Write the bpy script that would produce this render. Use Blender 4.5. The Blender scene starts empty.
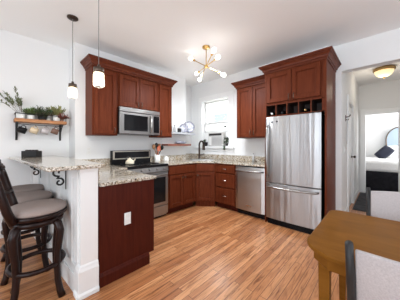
import bpy, bmesh, math, random
from mathutils import Vector, Matrix
random.seed(7)
R = math.radians
SC = bpy.context.scene
COL = SC.collection

# ---------------------------------------------------------------- camera
cam = bpy.data.cameras.new('camera'); camo = bpy.data.objects.new('camera', cam); COL.objects.link(camo)
cam.sensor_width = 36.0
cam.lens = 193.5/400*36.0
cam.shift_y = -5/400
cam.clip_start = 0.02
camo.location = (0, 0, 1.25)
camo.rotation_euler = (R(90), 0, R(43.4))
SC.camera = camo

# ---------------------------------------------------------------- world, lights, exposure
w = bpy.data.worlds.new('world'); SC.world = w; w.use_nodes = True
bg = w.node_tree.nodes['Background']
bg.inputs['Color'].default_value = (0.93, 0.965, 1.0, 1)
bg.inputs['Strength'].default_value = 2.0
SC.view_settings.view_transform = 'Standard'
SC.view_settings.look = 'None'
SC.view_settings.exposure = 0.15
SC.view_settings.gamma = 1.0

def area(name, loc, rot, sx, sy, power, col=(1, 1, 1)):
    l = bpy.data.lights.new(name, 'AREA'); l.shape = 'RECTANGLE'; l.size = sx; l.size_y = sy
    l.energy = power; l.color = col
    o = bpy.data.objects.new(name, l); COL.objects.link(o)
    o.location = loc; o.rotation_euler = [R(a) for a in rot]
    return o
# added unseen fill lights behind and right of camera, tilted towards the ceiling
FILL_TINT = (0.77, 0.885, 1.0)
area('fill_light_right', (2.35, 1.2, 1.5), (0, 125, 0), 1.8, 2.5, 32, FILL_TINT)
for wx, ww in ((-2.5, .46), (-0.5, 1.1), (1.0, 1.1)): area('fill_light_rear', (wx, -2.55, 1.5), (112, 0, 0), ww, 1.9, 32*ww, FILL_TINT)
# daylight through the kitchen window
area('daylight_kitchen_window', (-2.92, 4.15, 1.95), (-90, 0, 0), 0.9, 1.0, 42, (0.95, 0.98, 1.0))

# ---------------------------------------------------------------- materials
def mat(name, col, rough=0.5, metal=0.0, spec=0.5, emit=None, estr=0.0, trans=0.0, coat=0.0):
    m = bpy.data.materials.new(name); m.use_nodes = True
    b = m.node_tree.nodes['Principled BSDF']
    b.inputs['Base Color'].default_value = (*col, 1)
    b.inputs['Roughness'].default_value = rough
    b.inputs['Metallic'].default_value = metal
    b.inputs['Specular IOR Level'].default_value = spec
    b.inputs['Transmission Weight'].default_value = trans
    b.inputs['Coat Weight'].default_value = coat
    if emit:
        b.inputs['Emission Color'].default_value = (*emit, 1)
        b.inputs['Emission Strength'].default_value = estr
    return m
def nd(m, t, **kw):
    n = m.node_tree.nodes.new(t)
    for k, v in kw.items(): setattr(n, k, v)
    return n
def lk(m, a, b): m.node_tree.links.new(a, b)
def bsdf(m): return m.node_tree.nodes['Principled BSDF']
def coords(m, scale=(1, 1, 1), rot=(0, 0, 0)):
    t = nd(m, 'ShaderNodeTexCoord'); mp = nd(m, 'ShaderNodeMapping')
    mp.inputs['Scale'].default_value = scale; mp.inputs['Rotation'].default_value = rot
    lk(m, t.outputs['Object'], mp.inputs['Vector'])
    return mp.outputs['Vector']
def noise(m, vec, scale=5, detail=4, rough=0.5, dist=0.0):
    n = nd(m, 'ShaderNodeTexNoise')
    n.inputs['Scale'].default_value = scale; n.inputs['Detail'].default_value = detail
    n.inputs['Roughness'].default_value = rough; n.inputs['Distortion'].default_value = dist
    lk(m, vec, n.inputs['Vector'])
    return n
def ramp(m, fac, stops):
    r = nd(m, 'ShaderNodeValToRGB')
    e = r.color_ramp.elements
    while len(e) > len(stops): e.remove(e[-1])
    while len(e) < len(stops): e.new(0.5)
    for i, (p, c) in enumerate(stops):
        e[i].position = p; e[i].color = (*c, 1)
    lk(m, fac, r.inputs['Fac'])
    return r.outputs['Color']
def bump(m, h, strength=0.1, dist=0.01):
    b = nd(m, 'ShaderNodeBump'); b.inputs['Strength'].default_value = strength; b.inputs['Distance'].default_value = dist
    lk(m, h, b.inputs['Height']); lk(m, b.outputs['Normal'], bsdf(m).inputs['Normal'])

def wood(name, c0, c1, c2, scale=(14, 14, 1.2), rough=0.35, coat=0.0, nscale=3.0, spec=.4):
    m = mat(name, c1, rough, coat=coat, spec=spec)
    v = coords(m, scale)
    n = noise(m, v, nscale, 6, 0.6, 0.6)
    lk(m, ramp(m, n.outputs['Fac'], [(0.28, c0), (0.5, c1), (0.75, c2)]), bsdf(m).inputs['Base Color'])
    bump(m, n.outputs['Fac'], 0.04, 0.004)
    return m
def paint(name, col, rough=0.6):
    m = mat(name, col, rough)
    n = noise(m, coords(m), 60, 3)
    bump(m, n.outputs['Fac'], 0.03, 0.002)
    return m
def fabric(name, c0, c1, sc=180):
    m = mat(name, c1, 0.9, spec=0.2)
    n = noise(m, coords(m), sc, 3, 0.7)
    lk(m, ramp(m, n.outputs['Fac'], [(0.3, c0), (0.7, c1)]), bsdf(m).inputs['Base Color'])
    bump(m, n.outputs['Fac'], 0.25, 0.003)
    return m

M = {}
M['wall'] = paint('wall_paint', (0.79, 0.79, 0.785), 0.7)
M['ceil'] = paint('ceiling_paint', (0.89, 0.89, 0.885), 0.85)
M['sash'] = paint('sash_paint', (0.66, 0.66, 0.65), 0.4)
M['white'] = paint('white_trim_paint', (0.84, 0.84, 0.83), 0.35)
M['cherry'] = wood('cherry_wood', (0.080, 0.0155, 0.0058), (0.112, 0.0245, 0.0092), (0.145, 0.0365, 0.0145), rough=0.42, spec=.08)
M['cherry_h'] = wood('cherry_wood_moulding', (0.075, 0.015, 0.007), (0.11, 0.024, 0.010), (0.15, 0.036, 0.015), scale=(3, 3, 14), rough=0.42, spec=.18)
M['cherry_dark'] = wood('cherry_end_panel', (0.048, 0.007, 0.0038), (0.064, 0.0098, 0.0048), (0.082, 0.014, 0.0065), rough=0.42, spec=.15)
M['inside'] = mat('cubby_shade', (0.03, 0.012, 0.008), 0.6)  # shade inside the wine cubbies, put into a dark wood colour
M['espresso'] = wood('espresso_wood', (0.010, 0.0035, 0.0028), (0.016, 0.0056, 0.0042), (0.025, 0.009, 0.007), rough=0.28, spec=.25)
M['table'] = wood('walnut_table_wood', (0.15, 0.057, 0.009), (0.19, 0.075, 0.012), (0.23, 0.095, 0.018), scale=(2, 6, 6), rough=0.34, spec=.04, nscale=2.2)
M['shelfwood'] = wood('rustic_shelf_wood', (0.26, 0.10, 0.035), (0.40, 0.17, 0.06), (0.5, 0.24, 0.10), scale=(10, 1.5, 10), rough=0.5)
M['redshelf'] = wood('stained_shelf_wood', (0.16, 0.05, 0.03), (0.23, 0.08, 0.05), (0.3, 0.11, 0.07), scale=(8, 1.5, 8), rough=0.4)
M['black'] = mat('black_gloss', (0.010, 0.010, 0.011), 0.15, spec=.2)
M['blackm'] = mat('black_iron', (0.018, 0.017, 0.017), 0.5, 0.4)
M['charcoal'] = mat('charcoal_stile', (0.024, 0.022, 0.022), 0.5, 0, .3)
M['bronze'] = mat('oil_rubbed_bronze', (0.06, 0.04, 0.03), 0.35, 0.8)
M['pewter'] = mat('aged_pewter', (0.12, 0.09, 0.07), 0.35, 0.9)
M['brass'] = mat('brushed_brass', (0.62, 0.40, 0.14), 0.28, 1.0)
M['gold'] = mat('antique_gold', (0.42, 0.27, 0.11), 0.4, 0.8)
M['chrome'] = mat('chrome', (0.7, 0.7, 0.7), 0.15, 1.0)
M['ceramic'] = mat('white_ceramic', (0.82, 0.81, 0.78), 0.2)
M['cream'] = mat('cream_enamel', (0.78, 0.70, 0.54), 0.2)
M['plastic'] = mat('white_plastic', (0.8, 0.8, 0.78), 0.35)
M['acplastic'] = mat('aged_plastic', (0.60, 0.585, 0.56), 0.5)
M['greyp'] = mat('grey_plastic', (0.5, 0.5, 0.5), 0.4)
M['seatf'] = fabric('taupe_upholstery', (0.29, 0.23, 0.205), (0.40, 0.33, 0.30))
M['linen'] = fabric('grey_linen', (0.40, 0.36, 0.355), (0.52, 0.475, 0.47))
M['bed'] = fabric('white_bedding', (0.78, 0.77, 0.76), (0.86, 0.85, 0.84), 30)
M['navy'] = fabric('navy_cotton', (0.015, 0.017, 0.028), (0.03, 0.033, 0.05), 60)
M['blackf'] = fabric('black_cloth', (0.008, 0.008, 0.01), (0.022, 0.021, 0.026), 12)
M['rug'] = fabric('dark_rug', (0.03, 0.03, 0.034), (0.10, 0.10, 0.11), 8)
M['paleblue'] = mat('pale_blue_fabric', (0.36, 0.45, 0.54), 0.5)
M['leaf'] = mat('green_leaf', (0.09, 0.17, 0.035), 0.5)
M['leafd'] = mat('dark_leaf', (0.035, 0.075, 0.025), 0.5)
M['leafy'] = mat('pale_leaf', (0.26, 0.27, 0.10), 0.5)
M['leafg'] = mat('grey_green_leaf', (0.13, 0.155, 0.075), 0.5)
M['stem'] = mat('brown_stem', (0.12, 0.08, 0.05), 0.7)
M['redleaf'] = mat('red_leaf', (0.25, 0.05, 0.03), 0.5)
M['soil'] = mat('soil', (0.03, 0.02, 0.015), 0.9)
M['grout'] = mat('mug_pattern', (0.55, 0.5, 0.5), 0.3)
M['brownmug'] = mat('brown_mug_glaze', (0.20, 0.11, 0.08), 0.25)
M['creammug'] = mat('cream_mug_glaze', (0.70, 0.56, 0.38), 0.25)
M['screen'] = mat('oven_glass', (0.008, 0.008, 0.009), 0.08, spec=.25)
M['outside'] = mat('pale_siding', (0.80, 0.82, 0.84), 0.8)
M['outglass'] = mat('grey_pane', (0.45, 0.50, 0.55), 0.2)
M['grass'] = mat('pale_ground', (0.5, 0.5, 0.48), 0.9)
M['wire'] = mat('grey_cord', (0.22, 0.21, 0.2), 0.5)
M['utensil'] = wood('utensil_wood', (0.2, 0.09, 0.04), (0.33, 0.16, 0.07), (0.42, 0.22, 0.1), rough=0.5)
M['orange'] = mat('orange_silicone', (0.5, 0.10, 0.03), 0.4)
M['bulb'] = mat('lit_bulb', (1, 0.9, 0.7), 0.3, emit=(1.0, 0.84, 0.58), estr=9)
M['bulbw'] = mat('lit_white_bulb', (1, 0.95, 0.9), 0.3, emit=(1.0, 0.93, 0.82), estr=4.5)
M['alabaster'] = mat('lit_alabaster', (0.9, 0.8, 0.55), 0.4, emit=(1.0, 0.78, 0.42), estr=0.75)
M['shadeglow'] = mat('window_shade', (0.9, 0.9, 0.88), 0.8)
_nt = M['shadeglow'].node_tree; _b = bsdf(M['shadeglow']); _o = [n for n in _nt.nodes if n.type == 'OUTPUT_MATERIAL'][0]
_tl = _nt.nodes.new('ShaderNodeBsdfTranslucent'); _tl.inputs['Color'].default_value = (.92, .92, .9, 1)
_mx = _nt.nodes.new('ShaderNodeMixShader'); _mx.inputs['Fac'].default_value = .55
_nt.links.new(_b.outputs[0], _mx.inputs[1]); _nt.links.new(_tl.outputs[0], _mx.inputs[2]); _nt.links.new(_mx.outputs[0], _o.inputs[0])
# clear glass: see-through with a soft reflection
def glass(name, tint, mix):
    m = bpy.data.materials.new(name); m.use_nodes = True
    nt = m.node_tree; nt.nodes.clear()
    out = nt.nodes.new('ShaderNodeOutputMaterial'); t = nt.nodes.new('ShaderNodeBsdfTransparent')
    g = nt.nodes.new('ShaderNodeBsdfGlossy'); g.inputs['Roughness'].default_value = 0.03
    mx = nt.nodes.new('ShaderNodeMixShader'); mx.inputs['Fac'].default_value = mix
    t.inputs['Color'].default_value = (*tint, 1)
    nt.links.new(t.outputs[0], mx.inputs[1]); nt.links.new(g.outputs[0], mx.inputs[2]); nt.links.new(mx.outputs[0], out.inputs[0])
    return m
M['glass'] = glass('clear_glass', (0.97, 0.98, 0.98), 0.06)
M['jar'] = glass('seeded_jar_glass', (0.97, 0.95, 0.90), 0.35)
_nt = M['jar'].node_tree; _g = [n for n in _nt.nodes if n.type == 'BSDF_GLOSSY'][0]; _tl = _nt.nodes.new('ShaderNodeBsdfTranslucent')
_tl.inputs['Color'].default_value = (.95, .92, .86, 1)
_mx = [n for n in _nt.nodes if n.type == 'MIX_SHADER'][0]; _nt.links.new(_tl.outputs[0], _mx.inputs[2])
# stainless: brushed metal with broad soft waviness
def stainless():
    m = mat('stainless_steel', (0.42, 0.42, 0.425), 0.33, 1.0)
    v = coords(m, (13, 13, 0.7))
    n = noise(m, v, 1.0, 2, 0.4, 0.3)
    v2 = coords(m, (2, 2, 300))
    n2 = noise(m, v2, 3, 2)
    mixn = nd(m, 'ShaderNodeMath', operation='MULTIPLY_ADD'); mixn.inputs[1].default_value = 0.02
    lk(m, n2.outputs['Fac'], mixn.inputs[0]); lk(m, n.outputs['Fac'], mixn.inputs[2])
    bump(m, mixn.outputs[0], 0.8, 0.012)
    return m
def brushed(m, amt=.85):
    b = bsdf(m); b.inputs['Anisotropic'].default_value = amt; b.inputs['Anisotropic Rotation'].default_value = 0.25
    tn = nd(m, 'ShaderNodeTangent'); tn.direction_type = 'RADIAL'; tn.axis = 'Z'
    lk(m, tn.outputs['Tangent'], b.inputs['Tangent'])
M['steel'] = stainless(); brushed(M['steel'])
M['steel2'] = mat('satin_steel', (0.36, 0.35, 0.34), 0.3, 1.0)
M['brushedlight'] = mat('light_satin_steel', (0.62, 0.58, 0.50), 0.3, 1.0)
M['steeld'] = mat('dishwasher_steel', (0.55, 0.55, 0.545), 0.36, 1.0); brushed(M['steeld'])
def granite():
    m = mat('speckled_granite', (0.6, 0.55, 0.47), 0.12, coat=0.3)
    v = coords(m)
    a = noise(m, v, 60, 6, 0.75, 0.4)
    b = noise(m, v, 11, 4, 0.6, 0.8)
    vo = nd(m, 'ShaderNodeTexVoronoi'); vo.inputs['Scale'].default_value = 75; lk(m, v, vo.inputs['Vector'])
    c1 = ramp(m, a.outputs['Fac'], [(0.38, (0.02, 0.017, 0.015)), (0.45, (0.24, 0.18, 0.12)), (0.53, (0.62, 0.56, 0.47)), (0.64, (0.82, 0.79, 0.73))])
    c2 = ramp(m, b.outputs['Fac'], [(0.36, (0.70, 0.58, 0.40)), (0.50, (1, 1, 1))])
    c3 = ramp(m, vo.outputs['Color'], [(0.10, (0.12, 0.10, 0.09)), (0.2, (1, 1, 1))])
    x = nd(m, 'ShaderNodeMix', data_type='RGBA', blend_type='MULTIPLY'); x.inputs[0].default_value = 0.8
    lk(m, c1, x.inputs[6]); lk(m, c2, x.inputs[7])
    y = nd(m, 'ShaderNodeMix', data_type='RGBA', blend_type='MULTIPLY'); y.inputs[0].default_value = 0.7
    lk(m, x.outputs[2], y.inputs[6]); lk(m, c3, y.inputs[7])
    lk(m, y.outputs[2], bsdf(m).inputs['Base Color'])
    return m
M['granite'] = granite()
def oakfloor():
    m = mat('oak_strip_floor', (0.4, 0.2, 0.1), 0.32, spec=.35, coat=.22); bsdf(m).inputs['Coat Roughness'].default_value = 0.16
    v = coords(m, (1, 1, 1), (0, 0, R(90)))
    br = nd(m, 'ShaderNodeTexBrick'); lk(m, v, br.inputs['Vector'])
    br.offset = 0.37; br.inputs['Scale'].default_value = 1.0
    br.inputs['Brick Width'].default_value = 1.1; br.inputs['Row Height'].default_value = 0.062
    br.inputs['Mortar Size'].default_value = 0.0022; br.inputs['Mortar Smooth'].default_value = 0.3
    br.inputs['Color1'].default_value = (0, 0, 0, 1); br.inputs['Color2'].default_value = (1, 1, 1, 1)
    br.inputs['Mortar'].default_value = (0.5, 0.5, 0.5, 1)
    # grain, shifted per board
    cx = nd(m, 'ShaderNodeVectorMath', operation='MULTIPLY_ADD')
    lk(m, br.outputs['Color'], cx.inputs[0]); cx.inputs[1].default_value = (7.3, 3.1, 5.7); lk(m, coords(m, (26, 1.7, 1)), cx.inputs[2])
    g = noise(m, cx.outputs[0], 1.6, 6, 0.62, 1.1)
    base = ramp(m, br.outputs['Color'], [(0.0, (0.40, 0.156, 0.061)), (0.5, (0.525, 0.230, 0.097)), (1.0, (0.66, 0.322, 0.148))])
    gr0 = ramp(m, g.outputs['Fac'], [(0.34, (0.45, 0.34, 0.26)), (0.46, (0.92, 0.9, 0.87)), (0.66, (1.12, 1.11, 1.1))])
    # cathedral figure: contour lines of a slow stretched noise
    cx2 = nd(m, 'ShaderNodeVectorMath', operation='MULTIPLY_ADD')
    lk(m, br.outputs['Color'], cx2.inputs[0]); cx2.inputs[1].default_value = (3.3, 9.1, 2.7); lk(m, coords(m, (9, 0.8, 1)), cx2.inputs[2])
    g2 = noise(m, cx2.outputs[0], 1.0, 2, 0.4, 0.3)
    mul = nd(m, 'ShaderNodeMath', operation='MULTIPLY'); mul.inputs[1].default_value = 17; lk(m, g2.outputs['Fac'], mul.inputs[0])
    fr_ = nd(m, 'ShaderNodeMath', operation='FRACT'); lk(m, mul.outputs[0], fr_.inputs[0])
    rings = ramp(m, fr_.outputs[0], [(0.0, (0.62, 0.52, 0.45)), (0.22, (0.95, 0.94, 0.93)), (0.8, (1.05, 1.05, 1.05)), (1.0, (0.62, 0.52, 0.45))])
    gm = nd(m, 'ShaderNodeMix', data_type='RGBA', blend_type='MULTIPLY'); gm.inputs[0].default_value = 0.5
    lk(m, gr0, gm.inputs[6]); lk(m, rings, gm.inputs[7]); gr = gm.outputs[2]
    x = nd(m, 'ShaderNodeMix', data_type='RGBA', blend_type='MULTIPLY'); x.inputs[0].default_value = 1.0
    lk(m, base, x.inputs[6]); lk(m, gr, x.inputs[7])
    y = nd(m, 'ShaderNodeMix', data_type='RGBA'); lk(m, br.outputs['Fac'], y.inputs[0])
    lk(m, x.outputs[2], y.inputs[6]); y.inputs[7].default_value = (0.11, 0.05, 0.025, 1)
    lk(m, y.outputs[2], bsdf(m).inputs['Base Color'])
    bump(m, g.outputs['Fac'], 0.06, 0.004)
    return m
M['floor'] = oakfloor()
def plate_pattern():
    m = mat('grey_glazed_plate', (0.5, 0.5, 0.55), 0.2)
    n = noise(m, coords(m), 22, 3, 0.5, 2.0)
    lk(m, ramp(m, n.outputs['Fac'], [(0.42, (0.20, 0.21, 0.28)), (0.56, (0.45, 0.45, 0.50))]), bsdf(m).inputs['Base Color'])
    return m
M['plate'] = plate_pattern()
M['glassshelf'] = mat('pale_shelf', (0.42, 0.43, 0.45), 0.25)

# ---------------------------------------------------------------- mesh helpers
FRAME = {}          # root object -> world matrix of its frame
def frame_of(o):
    while o is not None:
        if o.name in FRAME: return FRAME[o.name]
        o = o.parent
    return Matrix.Identity(4)
class MB:
    def __init__(s, mtx=None):
        s.bm = bmesh.new(); s.m = mtx or Matrix.Identity(4)
    def add(s, verts, faces, smooth=False):
        vs = [s.bm.verts.new(s.m @ Vector(v)) for v in verts]
        for f in faces:
            try:
                fc = s.bm.faces.new([vs[i] for i in f]); fc.smooth = smooth
            except ValueError: pass
        return s
    def box(s, x0, x1, y0, y1, z0, z1):
        v = [(x0, y0, z0), (x1, y0, z0), (x1, y1, z0), (x0, y1, z0), (x0, y0, z1), (x1, y0, z1), (x1, y1, z1), (x0, y1, z1)]
        return s.add(v, [(0, 3, 2, 1), (4, 5, 6, 7), (0, 1, 5, 4), (1, 2, 6, 5), (2, 3, 7, 6), (3, 0, 4, 7)])
    def prism(s, poly, z0, z1):
        n = len(poly)
        v = [(x, y, z0) for x, y in poly] + [(x, y, z1) for x, y in poly]
        f = [tuple(range(n))[::-1], tuple(range(n, 2*n))] + [(i, (i+1) % n, n+(i+1) % n, n+i) for i in range(n)]
        return s.add(v, f)
    def taper(s, c0, h0, c1, h1):      # square post from centre c0 (half size h0) to c1 (half size h1)
        v = []
        for c, h in ((c0, h0), (c1, h1)):
            hx, hy = h if isinstance(h, tuple) else (h, h)
            v += [(c[0]-hx, c[1]-hy, c[2]), (c[0]+hx, c[1]-hy, c[2]), (c[0]+hx, c[1]+hy, c[2]), (c[0]-hx, c[1]+hy, c[2])]
        return s.add(v, [(0, 3, 2, 1), (4, 5, 6, 7), (0, 1, 5, 4), (1, 2, 6, 5), (2, 3, 7, 6), (3, 0, 4, 7)])
    def lathe(s, prof, c=(0, 0, 0), seg=20, axis=None):
        rows = []; v = []; f = []
        q = Matrix.Identity(3)
        if axis is not None: q = Vector((0, 0, 1)).rotation_difference(Vector(axis).normalized()).to_matrix()
        for r, z in prof:
            for k in range(seg):
                a = 2*math.pi*k/seg
                p = q @ Vector((max(r, 1e-4)*math.cos(a), max(r, 1e-4)*math.sin(a), z))
                v.append((p.x+c[0], p.y+c[1], p.z+c[2]))
        n = len(prof)
        for i in range(n-1):
            for k in range(seg):
                f.append((i*seg+k, i*seg+(k+1) % seg, (i+1)*seg+(k+1) % seg, (i+1)*seg+k))
        f.append(tuple(range(seg))[::-1]); f.append(tuple(range((n-1)*seg, n*seg)))
        return s.add(v, f, True)
    def tube(s, pts, r, seg=8, closed=False, flat=1.0):
        pts = [Vector(p) for p in pts]; n = len(pts); v = []; f = []
        up = Vector((0, 0, 1)); prev = None
        for i, p in enumerate(pts):
            a = pts[(i-1) % n] if (closed or i > 0) else p
            b = pts[(i+1) % n] if (closed or i < n-1) else p
            t = (b-a).normalized()
            if prev is None:
                ref = up if abs(t.z) < 0.9 else Vector((1, 0, 0))
                x = t.cross(ref).normalized()
            else:
                x = (prev - t*prev.dot(t)).normalized()
            prev = x
            y = t.cross(x).normalized()
            rr = r[i] if isinstance(r, (list, tuple)) else r
            for k in range(seg):
                an = 2*math.pi*k/seg
                q = p + x*math.cos(an)*rr + y*math.sin(an)*rr*flat
                v.append(tuple(q))
        m = n if closed else n-1
        for i in range(m):
            j = (i+1) % n
            for k in range(seg):
                f.append((i*seg+k, i*seg+(k+1) % seg, j*seg+(k+1) % seg, j*seg+k))
        if not closed:
            f.append(tuple(range(seg))[::-1]); f.append(tuple(range((n-1)*seg, n*seg)))
        return s.add(v, f, True)
    def ball(s, c, r, seg=14, sz=None):
        rz = sz or r
        prof = [(r*math.sin(math.pi*i/10), -rz*math.cos(math.pi*i/10)) for i in range(11)]
        return s.lathe(prof, c, seg)
    def sweep(s, path, prof, closed=False):   # path in XY, profile (out, z); out is to the RIGHT of travel
        P = [Vector((p[0], p[1])) for p in path]; n = len(P); v = []; f = []; k = len(prof)
        for i in range(n):
            d0 = (P[i]-P[i-1]).normalized() if (i > 0 or closed) else None
            d1 = (P[(i+1) % n]-P[i]).normalized() if (i < n-1 or closed) else None
            if d0 is None: d0 = d1
            if d1 is None: d1 = d0
            n0 = Vector((d0.y, -d0.x)); n1 = Vector((d1.y, -d1.x))
            m = (n0+n1); m = m.normalized(); m = m/max(0.2, m.dot(n0))
            for o, z in prof: v.append((P[i].x+m.x*o, P[i].y+m.y*o, z))
        for i in range(n if closed else n-1):
            j = (i+1) % n
            for q in range(k):
                f.append((i*k+q, i*k+(q+1) % k, j*k+(q+1) % k, j*k+q))
        if not closed:
            f.append(tuple(range(k))); f.append(tuple(range((n-1)*k, n*k))[::-1])
        return s.add(v, f)
    def leaf(s, p, d, l, wd, up=Vector((0, 0, 1))):
        p = Vector(p); d = Vector(d).normalized(); sd = d.cross(up)
        sd = sd.normalized() if sd.length > 1e-3 else Vector((1, 0, 0))
        nn = sd.cross(d).normalized()*wd*0.25
        a = p; b = p+d*l*.45+sd*wd*.5+nn; c = p+d*l; e = p+d*l*.45-sd*wd*.5+nn; mid = p+d*l*.45
        return s.add([a, b, c, e, mid], [(0, 4, 1), (1, 4, 2), (2, 4, 3), (3, 4, 0)])
    def build(s, name, m, parent=None, bevel=0.0, local=False, solid=True):
        bm = s.bm
        if solid: bmesh.ops.recalc_face_normals(bm, faces=bm.faces[:])
        if not local and parent is not None:
            bm.transform(frame_of(parent).inverted())
        me = bpy.data.meshes.new(name); bm.to_mesh(me); bm.free()
        o = bpy.data.objects.new(name, me); COL.objects.link(o)
        me.materials.append(M[m] if isinstance(m, str) else m)
        if parent is not None: o.parent = parent
        if bevel > 0:
            b = o.modifiers.new('bevel', 'BEVEL'); b.width = bevel; b.segments = 2; b.limit_method = 'ANGLE'; b.angle_limit = R(40)
        return o
def tag(o, label, cat, group=None):
    o['label'] = label; o['category'] = cat
    if group: o['group'] = group
    return o
def thing(name, label, cat, loc=(0, 0, 0), rz=0.0, group=None):
    o = bpy.data.objects.new(name, None); COL.objects.link(o)
    o.empty_display_size = 0.1
    o.location = loc; o.rotation_euler = (0, 0, rz)
    FRAME[o.name] = Matrix.Translation(Vector(loc)) @ Matrix.Rotation(rz, 4, 'Z')
    return tag(o, label, cat, group)
def struct(o): o['kind'] = 'structure'; return o
def copy_tree(o, parent=None):
    c = o.copy(); COL.objects.link(c)
    if parent: c.parent = parent
    for ch in list(o.children): copy_tree(ch, c)
    return c
def face(origin, u, n):      # frame: x along the front, y outwards, z up
    u = Vector(u).normalized(); n = Vector(n).normalized(); z = Vector((0, 0, 1))
    m = Matrix.Identity(4)
    for i in range(3): m[i][0] = u[i]; m[i][1] = n[i]; m[i][2] = z[i]; m[i][3] = origin[i]
    return m
def shaker(mtx, u0, u1, z0, z1, n0=0.0, th=0.024, rail=0.058):
    b = MB(mtx)
    b.box(u0, u0+rail, n0, n0+th, z0, z1); b.box(u1-rail, u1, n0, n0+th, z0, z1)
    b.box(u0+rail, u1-rail, n0, n0+th, z0, z0+rail); b.box(u0+rail, u1-rail, n0, n0+th, z1-rail, z1)
    b.box(u0+rail-.002, u1-rail+.002, n0, n0+th*.25, z0+rail-.002, z1-rail+.002)
    i = rail
    b.box(u0+i, u0+i+.008, n0, n0+th*.62, z0+i, z1-i); b.box(u1-i-.008, u1-i, n0, n0+th*.62, z0+i, z1-i)
    b.box(u0+i, u1-i, n0, n0+th*.62, z0+i, z0+i+.008); b.box(u0+i, u1-i, n0, n0+th*.62, z1-i-.008, z1-i)
    return b
def knob(mtx, u, z, n, parent, m='pewter'):
    b = MB(mtx); p = mtx.to_3x3() @ Vector((0, 1, 0))
    q = MB(); c = mtx @ Vector((u, n, z))
    q.lathe([(0.006, 0), (0.006, 0.014), (0.016, 0.018), (0.017, 0.026), (0.010, 0.031)], tuple(c), 12, p)
    return q.build('knob', m, parent)
def pull(mtx, u, z0, z1, n, parent, m='pewter', horiz=False):
    b = MB(mtx); h = (z1-z0)
    if horiz: pts = [(u-h/2, n, z0), (u-h/2+.008, n+.024, z0), (u+h/2-.008, n+.024, z0), (u+h/2, n, z0)]
    else: pts = [(u, n, z0), (u, n+.024, z0+.012), (u, n+.024, z1-.012), (u, n, z1)]
    b.tube(pts, 0.006, 8)
    return b.build('handle', m, parent)
CROWN = [(0, -.02), (0.010, -.02), (0.010, 0.008), (0.024, 0.012), (0.030, 0.034), (0.048, 0.056), (0.058, 0.060), (0.058, 0.072), (0.074, 0.078), (0.074, 0.1), (0, 0.1)]

# ================================================================ ROOM
ZC = 2.81
XO, XB, YW = -3.73, -3.40, 3.60
YJ0, YJ1 = 0.83, 3.10
HX = -0.47           # left wall face of the hall
YH = 3.70            # header face
b = MB(); b.box(-3.9, 3.0, -2.6, 9.4, -0.1, 0); struct(b.build('floor', 'floor'))
b = MB(); b.box(-3.9, 3.0, -2.6, 9.4, ZC, ZC+.1); struct(b.build('ceiling', 'ceil'))
b = MB()
b.prism([(-3.95, -2.6), (XO, -2.6), (XO, YJ0), (XB, YJ0), (XB, YJ1), (XO, YJ1), (XO, YW), (-3.95, YW)], 0, ZC)
struct(b.build('wall_left', 'wall'))
# window wall with its opening
WX0, WX1, WZ0, WZ1 = -3.36, -2.50, 1.22, 2.36
b = MB()
b.box(-3.95, WX0, YW, YW+.25, 0, ZC); b.box(WX1, -0.62, YW, YW+.25, 0, ZC)
b.box(WX0, WX1, YW, YW+.25, 0, WZ0); b.box(WX0, WX1, YW, YW+.25, WZ1, ZC)
b.box(-0.62, HX, YH, YH+.25, 0, ZC)
b.box(HX, 3.0, YH, YH+.14, 2.40, ZC)           # header over the hall opening
b.box(1.05, 3.0, YH, YH+.14, 0, 2.40)
struct(b.build('wall_back', 'wall'))
# hall
HD0, HD1 = 4.45, 5.25
b = MB()
b.box(HX-.12, HX, YH+.25, HD0, 0, ZC); b.box(HX-.12, HX, HD1, 6.6, 0, ZC); b.box(HX-.12, HX, HD0, HD1, 2.05, ZC)
struct(b.build('wall_hall_left', 'wall'))
b = MB(); b.box(1.05, 1.17, YH+.14, 6.6, 0, ZC); struct(b.build('wall_hall_right', 'wall'))
DX0, DX1 = -0.33, 0.27
b = MB()
b.box(-2.6, DX0, 6.6, 6.72, 0, ZC); b.box(DX1, 3.0, 6.6, 6.72, 0, ZC); b.box(DX0, DX1, 6.6, 6.72, 2.04, ZC)
struct(b.build('wall_hall_end', 'wall'))
b = MB(); b.box(-2.7, 3.0, 9.25, 9.4, 0, ZC); struct(b.build('wall_bedroom_back', 'wall'))
b = MB(); b.box(-2.7, -2.6, 6.6, 9.4, 0, ZC); struct(b.build('wall_bedroom_left', 'wall'))
# unseen right wall of the dining side; opening added to let outside light in
b = MB(); b.box(2.4, 2.5, -2.6, YH, 0, 0.6); b.box(2.4, 2.5, -2.6, YH, 2.45, ZC); b.box(2.4, 2.5, 2.5, YH, .6, 2.45); b.box(2.4, 2.5, -2.6, -0.1, .6, 2.45)
struct(b.build('wall_right', 'wall'))

# unseen rear wall, added; its openings are placed to streak the fridge's reflection
b = MB(); b.box(-3.95, 2.5, -2.75, -2.6, 0, .45); b.box(-3.95, 2.5, -2.75, -2.6, 2.5, ZC)
for xa, xb in ((-3.95, -2.75), (-2.25, -1.1), (.1, .4), (1.6, 2.5)): b.box(xa, xb, -2.75, -2.6, .45, 2.5)
struct(b.build('wall_rear_added', 'wall'))

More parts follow.
